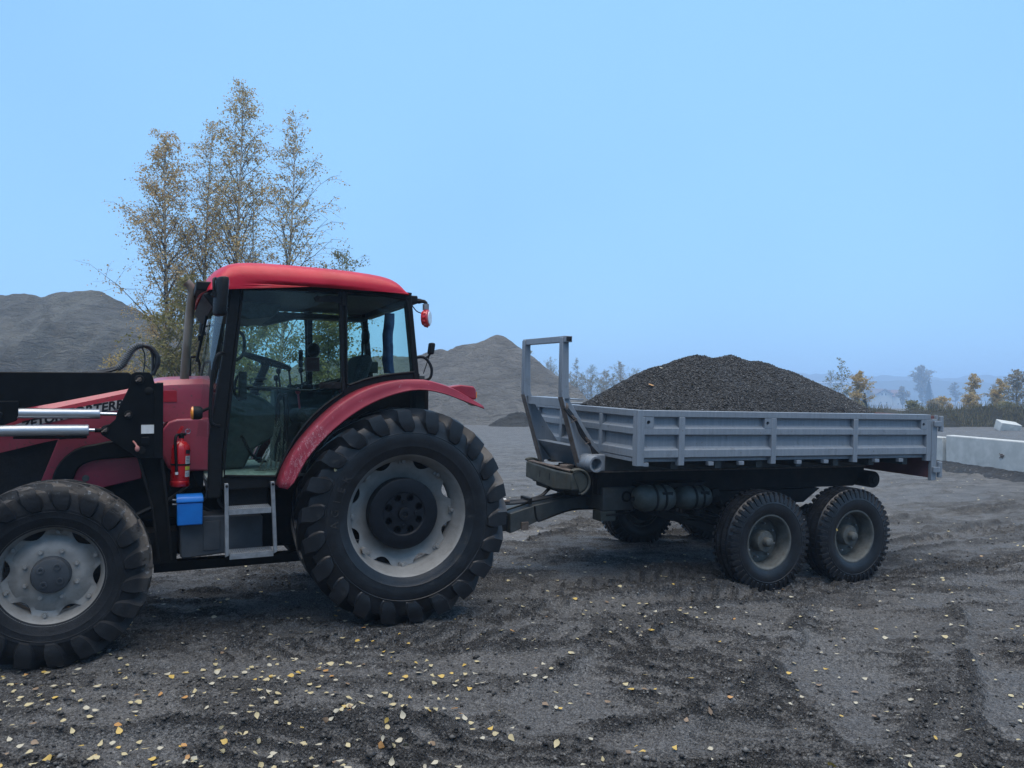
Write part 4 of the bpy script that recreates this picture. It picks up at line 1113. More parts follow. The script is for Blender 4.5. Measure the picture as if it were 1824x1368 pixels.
MB().box(3.85, 3.95, -.9, .9, 1.45, 1.58).cyl((2.75, -.6, 1.86), (2.75, .6, 1.86), .05, 14).build('loader_crossbar', M['black'], T)

# ---- cab
C = empty('cab', (0, 0, 0), (0, 0, 0), T)
YC = .80
arc_in = smooth_path([(1.005, 1.15), (.935, 1.325), (.790, 1.532), (.585, 1.738), (.372, 1.874), (.125, 1.952), (-.10, 1.966), (-.17, 1.962)], 22)
door_arc = smooth_path([(1.001, 1.207), (.895, 1.425), (.80, 1.575), (.690, 1.700), (.58, 1.790), (.487, 1.852)], 10)
door_pts = [(1.376, 1.226), (1.374, 1.40), (1.345, 1.72), (1.306, 2.107), (1.275, 2.40), (1.246, 2.668), (.525, 2.677), (.492, 2.668), (.483, 1.90)] + door_arc[::-1]
def outline_tube(mb, pts, y, r, n=6): mb.tube([(p[0], y, p[1]) for p in pts], r, n, closed=True)
for s in (1, -1):
    y = YC * s; yi = (YC - .05) * s
    mb = MB(); mb.prism([(1.495, 1.12), (1.49, 1.50), (1.40, 2.10), (1.335, 2.68), (1.252, 2.68), (1.312, 2.107), (1.385, 1.40), (1.388, 1.12)], y, yi); mb.build('front_pillar', M['plastic'], C, bevel=.012)
    mb = MB(); mb.cyl((.475, y * .985, 1.88), (.497, y * .985, 2.70), .020, 12); mb.box(.44, .49, yi, y * .99, 1.86, 2.68); mb.build('centre_pillar', M['plastic'], C, bevel=.006)
    mb = MB(); mb.prism([(-.045, 2.68), (-.098, 2.68), (-.172, 1.95), (-.118, 1.95)], y, yi - .04 * s); mb.build('rear_pillar', M['plastic'], C, bevel=.01)
    mb = MB(); mb.prism([(1.345, 2.668), (1.34, 2.735), (-.10, 2.70), (-.095, 2.640), (.45, 2.678)], y * 1.005, yi); mb.build('roof_rail', M['plastic'], C, bevel=.006)
    low = [(1.50, 1.12), (1.50, 1.212), (1.38, 1.218)] + door_arc + smooth_path([(.455, 1.895), (.42, 1.918), (.28, 1.968), (.11, 2.0), (-.02, 2.016), (-.135, 2.022), (-.172, 2.02)], 10) + arc_in[::-1] + [(1.0, 1.12)]
    MB().prism(low, y * .995, yi).build('lower_frame', M['plastic'], C, bevel=.005)
    # door
    d = MB(); outline_tube(d, door_pts, y, .011); door = d.build('door', M['plastic'], C)
    MB().prism(door_pts, y * .997, y * .997 - .006 * s).build('door_glass', M['glass'], door, smooth=0)
    for (xa, za) in ((.60, 2.612), (.565, 1.922)):
        hg = MB(); hg.prism([(xa + .115, za), (xa + .09, za + .024), (xa + .05, za + .012), (xa + .01, za + .024), (xa - .10, za + .020), (xa - .10, za - .030), (xa + .10, za - .028)], y + .004 * s, y + .014 * s); hg.cyl((.478, y + .012 * s, za - .05), (.482, y + .012 * s, za + .06), .017, 12)
        for k in (.07, -.01): disc(hg, (xa + k, y + .014 * s, za), .012, .008, s, 12)
        hg.build('door_hinge', M['dark_steel'], door, bevel=.002)
    lt = MB(); lt.box(1.215, 1.275, y - .06 * s, y - .015 * s, 1.80, 2.02); lt.tube(smooth_path([(1.255, y - .07 * s, 2.0), (1.285, y - .09 * s, 1.97), (1.30, y - .09 * s, 1.86), (1.26, y - .07 * s, 1.80)], 12), .012, 8); lt.build('door_latch', M['plastic'], door, bevel=.01)
    gh = MB(); gh.tube(smooth_path([(1.315, y - .03 * s, 2.335), (1.255, y - .05 * s, 2.32), (1.232, y - .06 * s, 2.27), (1.236, y - .06 * s, 2.17), (1.27, y - .05 * s, 2.12), (1.325, y - .03 * s, 2.10)], 18), .013, 8); gh.build('inner_grab_handle', M['plastic'], door)
    MB().tube(smooth_path([(1.21, y - .06 * s, 1.902), (.95, y - .07 * s, 1.893), (.69, y - .06 * s, 1.88), (.50, y - .04 * s, 1.965)], 18), .011, 8).build('door_pull_bar', M['plastic'], door)
    oh = MB(); oh.tube(smooth_path([(1.385, y + .02 * s, 2.155), (1.42, y + .055 * s, 2.15), (1.448, y + .06 * s, 2.10), (1.472, y + .06 * s, 1.93), (1.480, y + .06 * s, 1.67), (1.455, y + .055 * s, 1.615), (1.415, y + .02 * s, 1.61)], 28), .014, 8); oh.build('grab_handle', M['plastic'], C)
    # rear quarter window
    qp = [(.455, 2.675), (.20, 2.668), (-.045, 2.638), (-.062, 2.61), (-.125, 2.05), (-.118, 2.032)] + smooth_path([(-.02, 2.022), (.11, 2.006), (.28, 1.972), (.42, 1.922)], 8) + [(.448, 1.93)]
    qw = MB(); outline_tube(qw, qp, y, .010); qo = qw.build('quarter_window', M['plastic'], C)
    MB().prism(qp, y * .997, y * .997 - .006 * s).build('window_glass', M['glass'], qo, smooth=0)
    # lower cab corner post
    mb = MB(); mb.box(1.40, 1.50, yi - .02 * s, y, 1.06, 1.14); mb.build('cab_mount', M['plastic'], C, bevel=.01)
# windscreen with a gentle bow, rear window
rings = []
for k in range(11):
    t = -1 + .2 * k; bow = .10 * (1 - t * t)
    rings.append([(1.488 + bow, .76 * t, 1.52), (1.405 + bow, .76 * t, 2.10), (1.338 + bow * .8, .76 * t, 2.66)])
MB().loft(rings, closed=False, cap=False).build('windscreen', M['glass'], C)
rings = []
for k in range(7):
    t = -1 + k / 3; bow = .06 * (1 - t * t)
    rings.append([(-.165 - bow, .74 * t, 1.98), (-.085 - bow, .74 * t, 2.63)])
MB().loft(rings, closed=False, cap=False).build('rear_window', M['glass'], C)
MB().box(1.40, 1.58, -.78, .78, 2.63, 2.70).box(-.16, -.08, -.78, .78, 2.61, 2.68).build('header_rail', M['plastic'], C, bevel=.01)
MB().box(-.22, -.14, -.78, .78, 1.70, 2.0).build('rear_wall', M['interior'], C)
MB().prism([(1.50, 1.10), (1.50, 1.50), (1.58, 1.52), (1.62, 1.40), (1.55, 1.10)], -.36, .36).build('firewall', M['plastic'], C)
# roof
prof = [(1.555, 2.605), (1.552, 2.64), (1.530, 2.69), (1.475, 2.780), (1.41, 2.836), (1.30, 2.870), (1.10, 2.880), (.80, 2.876), (.50, 2.868), (.226, 2.850), (.10, 2.828), (.026, 2.798), (-.045, 2.752), (-.085, 2.69), (-.098, 2.662)]
bot = [(-.06, 2.658), (.39, 2.690), (.72, 2.700), (1.36, 2.692), (1.45, 2.65)]
rings = []
for t in (-1, -.99, -.96, -.90, -.82, -.6, -.3, 0, .3, .6, .82, .90, .96, .99, 1):
    yy = .872 * t; e = abs(t); f = 1.0 if e < .78 else math.sqrt(max(0, 1 - ((e - .78) / .22) ** 2)) * .93 + .07
    cr = 1 + .12 * (1 - e * e)
    ring = []
    for x, z in prof:
        fx = x - (.06 * max(0, e - .6) / .4 if x > 1.3 else 0) + (.04 * max(0, e - .7) / .3 if x < 0 else 0)
        zb = 2.668 + (z < 2.67) * 0
        base = float(np.interp(x, [-.1, .4, 1.36, 1.56], [2.682, 2.714, 2.714, 2.62]))
        ring.append((fx, yy, base + (z - base) * f * (cr if z > 2.7 else 1)))
    for x, z in bot[0:5]: ring.append((x, yy, z + .022))
    rings.append(ring)
MB().loft(rings).build('roof', M['roof_red'], C, smooth=50, sub=1)
MB().box(.35, .75, -.28, .28, 2.88, 2.90).build('roof_hatch', M['roof_red'], C, bevel=.02)
mb = MB(); mb.prism([(1.535, 2.60), (1.36, 2.68), (1.36, 2.60), (1.46, 2.50)], -.80, .80); mb.build('visor', M['plastic'], C, bevel=.01)
for s in (1, -1):
    wl_ = MB(); wl_.lathe([(.0005, .045), (.05, .045), (.065, .03), (.07, 0), (.04, -.06), (.0005, -.06)], 20, 'x', (1.44, s * .70, 2.60)); wl_.build('work_lamp', M['plastic'], C)

# interior
MB().box(.30, 1.50, -.74, .74, 1.19, 1.215).build('floor_mat', M['floor_mat'], C)
MB().prism([(1.50, 1.215), (1.50, 1.86), (1.28, 1.86), (1.12, 1.86), (1.0, 1.80), (.80, 1.63), (.78, 1.58), (1.10, 1.38), (1.18, 1.215)], -.20, .20).build('dashboard_cowl', M['interior'], C, bevel=.02)
sc_ = MB(); sc_.cyl((1.10, 0, 1.80), (.97, 0, 2.12), .035, 12)
for k in range(5): sc_.lathe([(.035, -.012), (.062, 0), (.035, .012)], 16, 'z', (1.10 - .02 * k, 0, 1.80 + .045 * k))
sc_.build('steering_column', M['plastic'], C)
sw = MB(); cen = Vector((.972, 0, 2.135)); nrm = Vector((-.30, 0, .95)).normalized(); ax = Vector((0, 1, 0)); bx_ = nrm.cross(ax)
sw.tube([cen + (ax * math.cos(a) + bx_ * math.sin(a)) * .205 for a in np.linspace(0, 2 * math.pi, 29)[:-1]], .016, 8, closed=True)
for a in (math.pi / 2, math.pi * 7 / 6, math.pi * 11 / 6): sw.cyl(cen - nrm * .03, cen + (ax * math.cos(a) + bx_ * math.sin(a)) * .20, .012, 6)
sw.ball(cen - nrm * .02, .05, 12, (1, 1, .6)); sw.build('steering_wheel', M['plastic'], C)
st = empty('driver_seat', (0, 0, 0), (0, 0, 0), C)
MB().box(.25, .75, -.25, .25, 1.60, 1.72).build('cushion', M['seat'], st, bevel=.05, seg=3)
MB().prism([(.32, 1.70), (.22, 1.72), (.08, 2.14), (.10, 2.20), (.18, 2.20), (.22, 2.14)], -.24, .24).build('backrest', M['seat'], st, bevel=.04, seg=3)
MB().box(.36, .66, -.16, .16, 1.215, 1.60).build('seat_base', M['plastic'], st, bevel=.02)
for s in (1, -1):
    ar = MB(); ar.box(.30, .62, s * .30 - .035, s * .30 + .035, 1.88, 1.93); ar.cyl((.32, s * .29, 1.72), (.32, s * .30, 1.90), .02, 8); ar.build('armrest', M['plastic'], st, bevel=.015)
cs = MB(); cs.box(.25, .85, -.70, -.40, 1.215, 1.88); cs.prism([(.25, 1.88), (.85, 1.80), (.85, 1.83), (.25, 1.96)], -.70, -.42)
cs.build('side_console', M['interior'], C, bevel=.02)
for x, z, y, col in ((.80, 2.05, -.52, 'plastic'), (.70, 2.08, -.55, 'plastic'), (.60, 2.06, -.48, 'plastic'), (.72, 1.86, .10, 'red'), (.85, 1.98, -.30, 'plastic')):
    lv = MB(); lv.tube([(x - .03, y, z - .26), (x, y, z)], .009, 6); lv.ball((x, y, z + .012), .024, 10, (1, 1, 1.3)); lv.build('control_lever', M[col], C)
rx = MB(); rx.box(.455, .575, -.42, -.30, 2.06, 2.19); rx.build('red_storage_box', mat('dull_red_box', (.10, .022, .018), None, 9, rough=.6), C, bevel=.008)
ph = MB(); ph.ball((.50, -.36, 2.26), .062, 14, (1, .8, 1.15)); ph.box(.60, .635, -.40, -.36, 2.10, 2.26); ph.build('hand_lamp', M['plastic'], C)
fn = MB(); fn.ball((.02, -.30, 2.40), .085, 14, (.45, 1, 1)); fn.cyl((.05, -.30, 2.36), (.05, -.30, 2.02), .012, 8); fn.build('cab_fan', M['plastic'], C)
rd = MB(); rd.box(-.10, .05, -.52, -.28, 2.05, 2.16); rd.build('radio_unit', M['interior'], C, bevel=.008)
MB().prism([(-.06, 2.61), (.46, 2.63), (1.34, 2.63), (1.34, 2.52), (.90, 2.50), (.60, 2.58), (-.06, 2.57)], -.74, -.55).prism([(1.34, 2.64), (1.34, 2.50), (1.15, 2.47), (.95, 2.50), (.88, 2.60)], -.55, .30).build('headliner', M['interior'], C, bevel=.02)
MB().box(-.06, 1.40, -.76, .76, 2.655, 2.672).build('roof_lining', M['plastic'], C)
pd = MB()
for y in (-.12, .06, .22): pd.tube([(1.20, y, 1.50), (1.12, y, 1.34), (1.04, y, 1.28)], .011, 6); pd.box(1.0, 1.07, y - .035, y + .035, 1.27, 1.285)
pd.build('pedals', M['plastic'], C)
wp = MB(); wp.cyl((1.462, .02, 2.52), (1.54, -.02, 2.12), .012, 8); wp.box(1.50, 1.53, -.05, .02, 2.30, 2.34); wp.build('wiper', M['plastic'], C)

# ---- mirrors, lamps
def mirror(s):
    m_ = empty('mirror', (0, 0, 0), (0, 0, 0), T)
    yc = s * 1.03; cx, cz = 1.425, 2.565
    Mx = Matrix.Translation((cx, yc, cz)) @ Matrix.Rotation(R(14 * s), 4, 'Z') @ Matrix.Rotation(R(-4), 4, 'Y')
    b = MB(); q = []
    for z, k in ((-.145, .70), (-.125, .92), (-.06, 1.0), (.06, 1.0), (.115, .92), (.138, .72)):
        q.append([tuple(Mx @ Vector((x * k if x > 0 else x, y * (k * .5 + .5), z))) for x, y in ((-.028, -.085), (-.028, .085), (.010, .085), (.034, .055), (.038, 0), (.034, -.055), (.010, -.085))])
    b.loft(q); b.build('mirror_shell', M['plastic'], m_, bevel=.008)
    g_ = MB(); g_.box(-.0305, -.0285, -.072, .072, -.115, .115, Mx); g_.build('mirror_glass', M['mirror'], m_)
    a = MB(); a.tube(smooth_path([(1.36, s * .82, 2.66), (1.42, s * .90, 2.70), (1.465, s * .99, 2.695), (1.472, s * 1.02, 2.66), (1.470, s * 1.03, 2.58)], 18), .010, 8)
    a.lathe([(.0005, -.02), (.022, -.02), (.022, .02), (.0005, .02)], 12, 'y', (1.470, s * 1.03, 2.575)); a.tube([(1.36, s * .82, 2.50), (1.40, s * .93, 2.50), (1.42, s * 1.0, 2.50)], .010, 8); a.build('mirror_arm', M['plastic'], m_)
mirror(1); mirror(-1)
ind = MB(); ind.lathe([(.0005, 0), (.035, 0), (.046, .012), (.050, .03), (.050, .065), (.0005, .065)], 20, 'x', (1.535, .86, 1.708))
ind.cyl((1.56, .86, 1.712), (1.485, .80, 1.742), .012, 8)
io = ind.build('indicator_lamp', M['plastic'], T, smooth=40)
MB().lathe([(.050, 0), (.045, .012), (.025, .018), (.0005, .020)], 20, 'x', (1.600, .86, 1.708), closed=False).build('orange_lens', M['lens_orange'], io)
rl = MB(); rl.tube(smooth_path([(-.09, .72, 2.632), (-.16, .76, 2.636), (-.215, .80, 2.628), (-.225, .80, 2.60)], 10), [.022] * 6 + [.016] * 4, 8); rl.tube(smooth_path([(-.12, .74, 2.60), (-.15, .77, 2.55), (-.19, .79, 2.53)], 8), .005, 6)
ro = rl.build('work_lamp_bracket', M['plastic'], T)
MB().cbox((-.222, .80, 2.585), (.04, .05, .05)).build('lamp_clamp', M['galv'], ro)
lm = MB(); lm.lathe([(.0005, -.030), (.062, -.030), (.072, -.022), (.074, .01), (.060, .03), (.0005, .035)], 28, 'x')
for k in range(14): lm.cyl((.012, .068 * math.cos(k * .4488), .068 * math.sin(k * .4488)), (-.012, .076 * math.cos(k * .4488), .076 * math.sin(k * .4488)), .008, 6)
lo_ = lm.build('round_work_lamp', M['lens_red'], T, smooth=40, loc=(-.225, .80, 2.49), rot=(0, 0, R(-34)))
ln_ = MB(); ln_.lathe([(.0005, -.0305), (.058, -.0305), (.056, -.036), (.0005, -.036)], 28, 'x'); ln_.build('lamp_lens', M['lens_clear'], lo_)
rm = empty('rear_lamp', (0, 0, 0), (0, 0, 0), T)
MB().cbox((-.285, .76, 2.235), (.045, .075, .10), (0, R(-8), 0)).build('lamp_housing', M['plastic'], rm, bevel=.014, seg=3)
MB().tube(smooth_path([(-.275, .76, 2.19), (-.255, .76, 2.165), (-.24, .76, 2.16)], 6), .009, 6).tube([(-.265, .76, 2.165), (-.215, .76, 2.02)], .004, 6).build('lamp_stalk', M['plastic'], rm)
MB().tube(smooth_path([(-.155, .76, 2.155), (-.20, .78, 2.160), (-.245, .79, 2.13), (-.275, .80, 2.06), (-.265, .80, 1.99), (-.225, .79, 1.965), (-.17, .77, 1.972)], 20), .012, 8).build('rear_grab_handle', M['plastic'], T)

# ---- exhaust
ex = MB(); ex.tube(smooth_path([(1.645, .27, 1.95), (1.625, .28, 2.25), (1.598, .29, 2.58), (1.588, .29, 2.66), (1.60, .29, 2.715), (1.632, .29, 2.752)], 24), .034, 18)
ex.build('exhaust_pipe', M['exhaust'], T)
eh = MB(); eh.tube(smooth_path([(1.585, -.20, 1.96), (1.585, -.20, 2.14), (1.57, -.2, 2.17), (1.53, -.2, 2.165), (1.51, -.2, 2.12), (1.50, -.2, 1.96)], 18), .012, 8); eh.build('front_handrail', M['plastic'], T)

# ---- rear fenders
lip = smooth_path([(.955, 1.135), (.905, 1.181), (.794, 1.374), (.606, 1.576), (.378, 1.740), (.128, 1.846), (-.097, 1.886), (-.295, 1.856), (-.465, 1.798), (-.655, 1.730)], 30)
top = smooth_path([(1.005, 1.145), (.938, 1.330), (.793, 1.537), (.589, 1.741), (.378, 1.876), (.129, 1.953), (-.097, 1.967), (-.25, 1.942), (-.42, 1.880), (-.648, 1.752)], 30)
for s in (1, -1):
    rings = []
    for (lx, lz), (tx, tz) in zip(lip, top):
        mixp = lambda f, y: (tx * (1 - f) + lx * f, s * y, tz * (1 - f) + lz * f)
        rings.append([(tx, s * .78, tz), (tx, s * 1.012, tz), mixp(.05, 1.026), mixp(.14, 1.034), mixp(.55, 1.040), mixp(.94, 1.046), mixp(1.0, 1.052)])
    MB().loft(rings, closed=False, cap=False).build('rear_fender', M['fender'], T, solid=.010, smooth=38)
    th = MB(); th.loft([[(-.33, s * .80, 1.90), (-.33, s * .985, 1.905), (-.33, s * .985, 1.86), (-.33, s * .80, 1.86)], [(-.47, s * .80, 1.925), (-.47, s * .995, 1.925), (-.47, s * .995, 1.83), (-.47, s * .80, 1.83)], [(-.585, s * .80, 1.915), (-.585, s * .99, 1.912), (-.585, s * .99, 1.80), (-.585, s * .80, 1.80)], [(-.61, s * .80, 1.88), (-.61, s * .985, 1.88), (-.61, s * .985, 1.80), (-.61, s * .80, 1.80)]])
    tl = th.build('tail_light_housing', M['fender'], T, bevel=.012, seg=3)
    MB().box(-.620, -.611, s * .84, s * .97, 1.815, 1.865).build('tail_light', M['lens_orange'], tl)
    MB().prism([(.90, 1.1), (.70, 1.50), (.45, 1.75), (.1, 1.90), (-.3, 1.88), (-.3, 1.2), (.4, .9)], s * .62, s * .64).build('inner_fender', M['black_gap'], T)

# ---- steps, tank, toolbox
ld = empty('access_ladder', (0, 0, 0), (0, 0, 0), T)
for x0, x1 in ((1.372, 1.366), (1.043, 1.020)):
    MB().prism([(x0 + .014, 1.185), (x0 - .012, 1.185), (x1 - .012, .655), (x1 + .014, .640)], .925, .965).build('stringer', M['galv'], ld, bevel=.003)
    b = MB(); b.cyl((x0, .90, 1.16), (x0, .80, 1.16), .012, 8); disc(b, (x0, .965, 1.165), .010, .01, 1, 8); b.build('ladder_bolt', M['dark_steel'], ld)
for z, xa, xb in ((.985, 1.355, 1.052), (.655, 1.350, 1.036)):
    stp = MB(); stp.box(xb, xa, .76, .955, z - .008, z + .006); stp.box(xb, xa, .945, .957, z - .034, z - .006)
    nt_ = 20
    for k in range(nt_):
        for j in range(4):
            xx = xb + (xa - xb) * (k + .5) / nt_
            stp.box(xx - .004, xx + .004, .785 + j * .045, .80 + j * .045, z + .006, z + .011)
    stp.build('step_tread', M['galv'], ld)
tk = MB(); tk.prism([(1.680, .905), (1.650, .93), (1.10, .905), (1.085, .885), (1.085, .655), (1.10, .640), (1.66, .610), (1.680, .625)], .40, .72); tk.build('fuel_tank', M['tank'], T, bevel=.012, seg=3)
MB().box(1.40, 1.52, .721, .727, .66, .88).build('tank_strap', M['tank'], T, bevel=.002)
tb = MB(); tb.box(1.527, 1.703, .64, .79, .868, 1.035); tbo = tb.build('toolbox', M['blue'], T, bevel=.008)
lidm = MB(); lidm.prism([(.632, 1.037), (.798, 1.037), (.798, 1.052), (.785, 1.078), (.76, 1.088), (.632, 1.088)], 1.522, 1.708, 'x'); lidm.build('toolbox_lid', M['blue'], tbo, bevel=.006)
b = MB(); b.cyl((1.703, .76, 1.058), (1.735, .76, 1.062), .006, 6); b.cyl((1.703, .76, 1.025), (1.735, .76, 1.028), .006, 6); b.build('toolbox_latch', M['galv'], tbo)
MB().box(-.75, -.35, -.10, .10, .42, .60).box(-.95, -.55, -.45, -.40, .45, .52).box(-.95, -.55, .40, .45, .45, .52).build('rear_hitch', M['dark_steel'], T, bevel=.01)
MB().box(1.05, 1.36, .45, .72, .93, 1.14).build('battery_box', M['black_gap'], T, bevel=.01)

# ---- things carried by the tractor
FE = empty('fire_extinguisher', tuple(T.matrix_basis @ Vector((1.680, .545, 1.135))), (0, R(-1.5), math.pi + R(24.8)))
tag(FE, 'red fire extinguisher with black hose hanging beside the bonnet of the tractor', 'extinguisher')
MB().lathe([(.0005, 0), (.062, 0), (.070, .01), (.070, .040), (.066, .044), (.068, .05), (.068, .285), (.060, .318), (.040, .342), (.022, .352), (.018, .375), (.0005, .375)], 32, 'z').build('bottle', M['bottle_red'], FE, smooth=40)
v_ = MB(); v_.cyl((0, 0, .37), (0, 0, .405), .020, 12); v_.box(-.035, .02, -.012, .012, .392, .412); v_.build('valve', M['plastic'], FE, bevel=.003)
MB().prism([(.012, .405), (.035, .412), (.005, .468), (-.018, .462)], -.012, .012).build('trigger', M['bottle_red'], FE)
MB().tube([(-.045 + .018 * math.cos(a), 0, .425 + .018 * math.sin(a)) for a in np.linspace(0, 6.283, 13)[:-1]], .003, 6, closed=True).build('safety_ring', M['chrome'], FE)
h_ = MB(); h_.tube(smooth_path([(.015, .02, .40), (.036, .05, .395), (.044, .066, .36), (.040, .072, .28), (.032, .074, .17), (.028, .074, .115)], 22), .011, 10); ho_ = h_.build('hose', M['plastic'], FE)
MB().cyl((.028, .074, .118), (.027, .074, .098), .012, 10).build('hose_tip', M['white'], ho_)
def wrap(name, m_, a0, a1, z0, z1):
    V = []; F = []; n_ = 7
    for k in range(n_):
        a = R(a0 + (a1 - a0) * k / (n_ - 1)); V += [(.0692 * math.cos(a), .0692 * math.sin(a), z0), (.0692 * math.cos(a), .0692 * math.sin(a), z1)]
        if k: F.append((2 * k - 2, 2 * k, 2 * k + 1, 2 * k - 1))
    MB().add(V, F).build(name, m_, FE, smooth=60)
wrap('label_picture', M['decal_black'], 118, 158, .255, .285)
wrap('label_text', M['white'], 118, 158, .175, .238)
wrap('label_band', M['yellow'], 118, 158, .130, .158)
wrap('label_text', M['white'], 118, 158, .078, .124)
for z in (.19, .202, .214, .226, .09, .104):
    wrap('label_line', M['decal_black'], 122, 150, z, z + .004)
for o in FE.children:
    if o.name.startswith('label_line'): o.scale = (1.004, 1.004, 1)
st_ = MB(); st_.lathe([(.0695, .165), (.0715, .165), (.0715, .178), (.0695, .178)], 32, 'z'); st_.build('strap', M['dark_steel'], FE)

# jacket and snow chain inside the cab
Mt = T.matrix_basis
JK = empty('work_jacket', tuple(Mt @ Vector((-.12, .02, 2.04))), (0, 0, math.pi + R(24.8)))
rings = []
for z, w, dx in ((0, .055, 0), (.12, .062, .01), (.25, .06, 0), (.36, .045, .008), (.46, .032, .0), (.56, .02, 0)):
    rings.append([(dx + .045 * math.cos(a) * (1 + .25 * math.sin(3 * a + z * 9)), w * math.sin(a) * (1 + .12 * math.sin(5 * a)), z) for a in np.linspace(0, 6.283, 19)[:-1]])
MB().loft(rings).build('jacket_body', M['cloth'], JK, smooth=60)
MB().tube(smooth_path([(.02, .03, .40), (.03, .06, .28), (.02, .068, .10), (.02, .065, .02)], 10), [.018, .02, .022, .022, .024, .024, .024, .024, .022, .02], 10).build('sleeve', M['cloth'], JK)
tag(JK, 'blue work jacket hanging inside the rear cab window', 'jacket')
CHN = empty('tyre_chain', tuple(Mt @ Vector((.93, .46, 1.225))), (0, 0, math.pi + R(24.8)))
def links(pts, name):
    L_ = MB(); P_ = smooth_path(pts, int(sum((Vector(b) - Vector(a)).length for a, b in zip(pts, pts[1:])) / .022) + 2)
    for i in range(len(P_) - 1):
        a, b = Vector(P_[i]), Vector(P_[i + 1]); d_ = (b - a); c_ = (a + b) / 2; dn = d_.normalized(); sd_ = dn.orthogonal().normalized()
        if i % 2: sd_ = dn.cross(sd_)
        L_.tube([c_ + dn * .016 * math.cos(t) + sd_ * .009 * math.sin(t) for t in np.linspace(0, 6.283, 7)[:-1]], .0035, 4, closed=True)
    L_.build(name, M['rim_old'], CHN, smooth=0)
for k, (xa, xb) in enumerate(((.02, .15), (.0, .11), (.03, .07), (-.03, -.01), (-.05, -.05), (-.02, .03))):
    links([(xa * .4, .01 * k - .02, .56), (xa, .02 - .01 * k, .35), (xb, .02 * (k % 3), .02)], 'chain_strand')
links([(.19, .06, .01), (.08, .09, .012), (-.04, .07, .01), (-.10, .10, .012)], 'chain_strand')
MB().tube(smooth_path([(.0, -.03, .2), (.01, 0, .45), (0, .02, .60), (-.04, .02, .62), (-.06, 0, .45), (-.05, -.03, .2)], 20), .022, 8).build('hanging_strap', M['plastic'], CHN)
tag(CHN, 'bundle of steel tyre chains hanging inside the cab doorway', 'chain')
# ================================================================== trailer
TL = empty('tipping_trailer', (.689, 8.377, -.088), (R(-1.487), R(-1.245), math.pi + R(23.495)))
tag(TL, 'grey two-axle tipping trailer with ribbed sides and tall headboard frame', 'trailer')
W2, LEN = 1.15, 3.96
ZT, ZB = 1.805, 1.306
rib_prof = [(0, ZT), (0, 1.744), (-.045, 1.738), (-.045, 1.662), (0, 1.634), (0, 1.572), (-.045, 1.562), (-.045, 1.452), (0, 1.425), (0, 1.351), (-.045, 1.338), (-.045, ZB), (-.10, ZB), (-.10, ZT)]
def side_panel(s):
    root = empty('side_panel', (0, 0, 0), (0, 0, 0), TL)
    posts = [(0.0, -.075), (-.469, -.538), (-1.620, -1.683), (-2.761, -2.827), (-3.90, -3.975)]
    MB().prism([(s * (W2 + o), z) for o, z in rib_prof], -.003, -LEN, 'x').build('ribbed_sheet', M['trailer'], root, bevel=.004)
    for a, b in posts:
        MB().box(b, a, s * (W2 - .055), s * (W2 + .004), 1.272, 1.7425).build('stanchion', M['trailer'], root, bevel=.004)
    for xc in (-.866, -1.247, -2.007, -2.383, -3.134, -3.506, -.10):
        MB().box(xc - .032, xc + .032, s * (W2 - .05), s * (W2 - .002), 1.266, 1.3045).build('hinge_tab', M['trailer'], root, bevel=.003)
    for xc, zc in ((-.126, 1.690), (-1.575, 1.690), (-3.855, 1.690)):
        pl = MB().box(xc - .048, xc + .048, s * (W2 - .05), s * (W2 + .001), zc - .052, zc + .052).build('tie_plate', M['trailer'], root)
        c = MB(); c.cyl((xc + .01, s * (W2 - .045), zc), (xc + .01, s * (W2 + .1), zc), .019, 18); cut(pl, c)
        MB().cyl((xc + .01, s * (W2 - .049), zc), (xc + .01, s * (W2 - .044), zc), .0185, 16).build('tie_hole', M['black_gap'], pl)
side_panel(1); side_panel(-1)
fp = empty('front_panel', (0, 0, 0), (0, 0, 0), TL)
MB().prism([(0.004 + o, z) for o, z in rib_prof], -W2 + .04, W2 - .04, 'y').build('ribbed_sheet', M['trailer'], fp, bevel=.004)
for s in (1, -1):
    MB().box(-.05, .010, s * (W2 - .07), s * (W2 + .006), 1.272, ZT + .002).build('corner_post', M['trailer'], fp, bevel=.004)
    MB().box(-.05, .006, s * .42, s * .48, 1.30, 1.7425).build('stanchion', M['trailer'], fp, bevel=.004)
tg = empty('tailgate', (0, 0, 0), (0, 0, 0), TL)
MB().box(-4.03, -3.985, -W2 + .012, W2 - .012, 1.075, 1.79).build('gate_sheet', M['trailer_in'], tg, bevel=.004)
for s in (1, -1):
    MB().box(-4.052, -3.978, s * (W2 - .03), s * (W2 + .008), 1.045, 1.755).build('gate_post', M['trailer'], tg, bevel=.004)
    for z in (1.70, 1.17):
        hg = MB(); hg.box(-4.10, -3.99, s * (W2 + .008), s * (W2 + .035), z - .032, z + .032); hg.cyl((-4.115, s * (W2 + .01), z - .09), (-4.115, s * (W2 + .01), z + .09), .028, 12)
        hg.build('gate_hinge', M['trailer'], tg, bevel=.004)
    MB().box(-4.07, -4.054, s * (W2 - .04), s * (W2 + .005), 1.05, 1.80).build('gate_edge', M['trailer'], tg, bevel=.003)
MB().prism([(-3.98, 1.31), (-3.98, 1.345), (0.0, 1.345), (0.0, 1.31)], -W2 + .10, W2 - .10).build('box_floor', M['trailer'], TL)
# floor beams and skirt under the box
sk = MB()
for s in (1, -1): sk.prism([(.12, 1.30), (-3.70, 1.30), (-3.70, 1.16), (.12, 1.16)], s * .50, s * .56)
sk.build('floor_beam', M['drawbar'], TL, bevel=.004)
for k in range(7): MB().box(-.45 - k * .53, -.53 - k * .53, -1.06, 1.06, 1.225, 1.3085).build('cross_member', M['drawbar'], TL, bevel=.004)
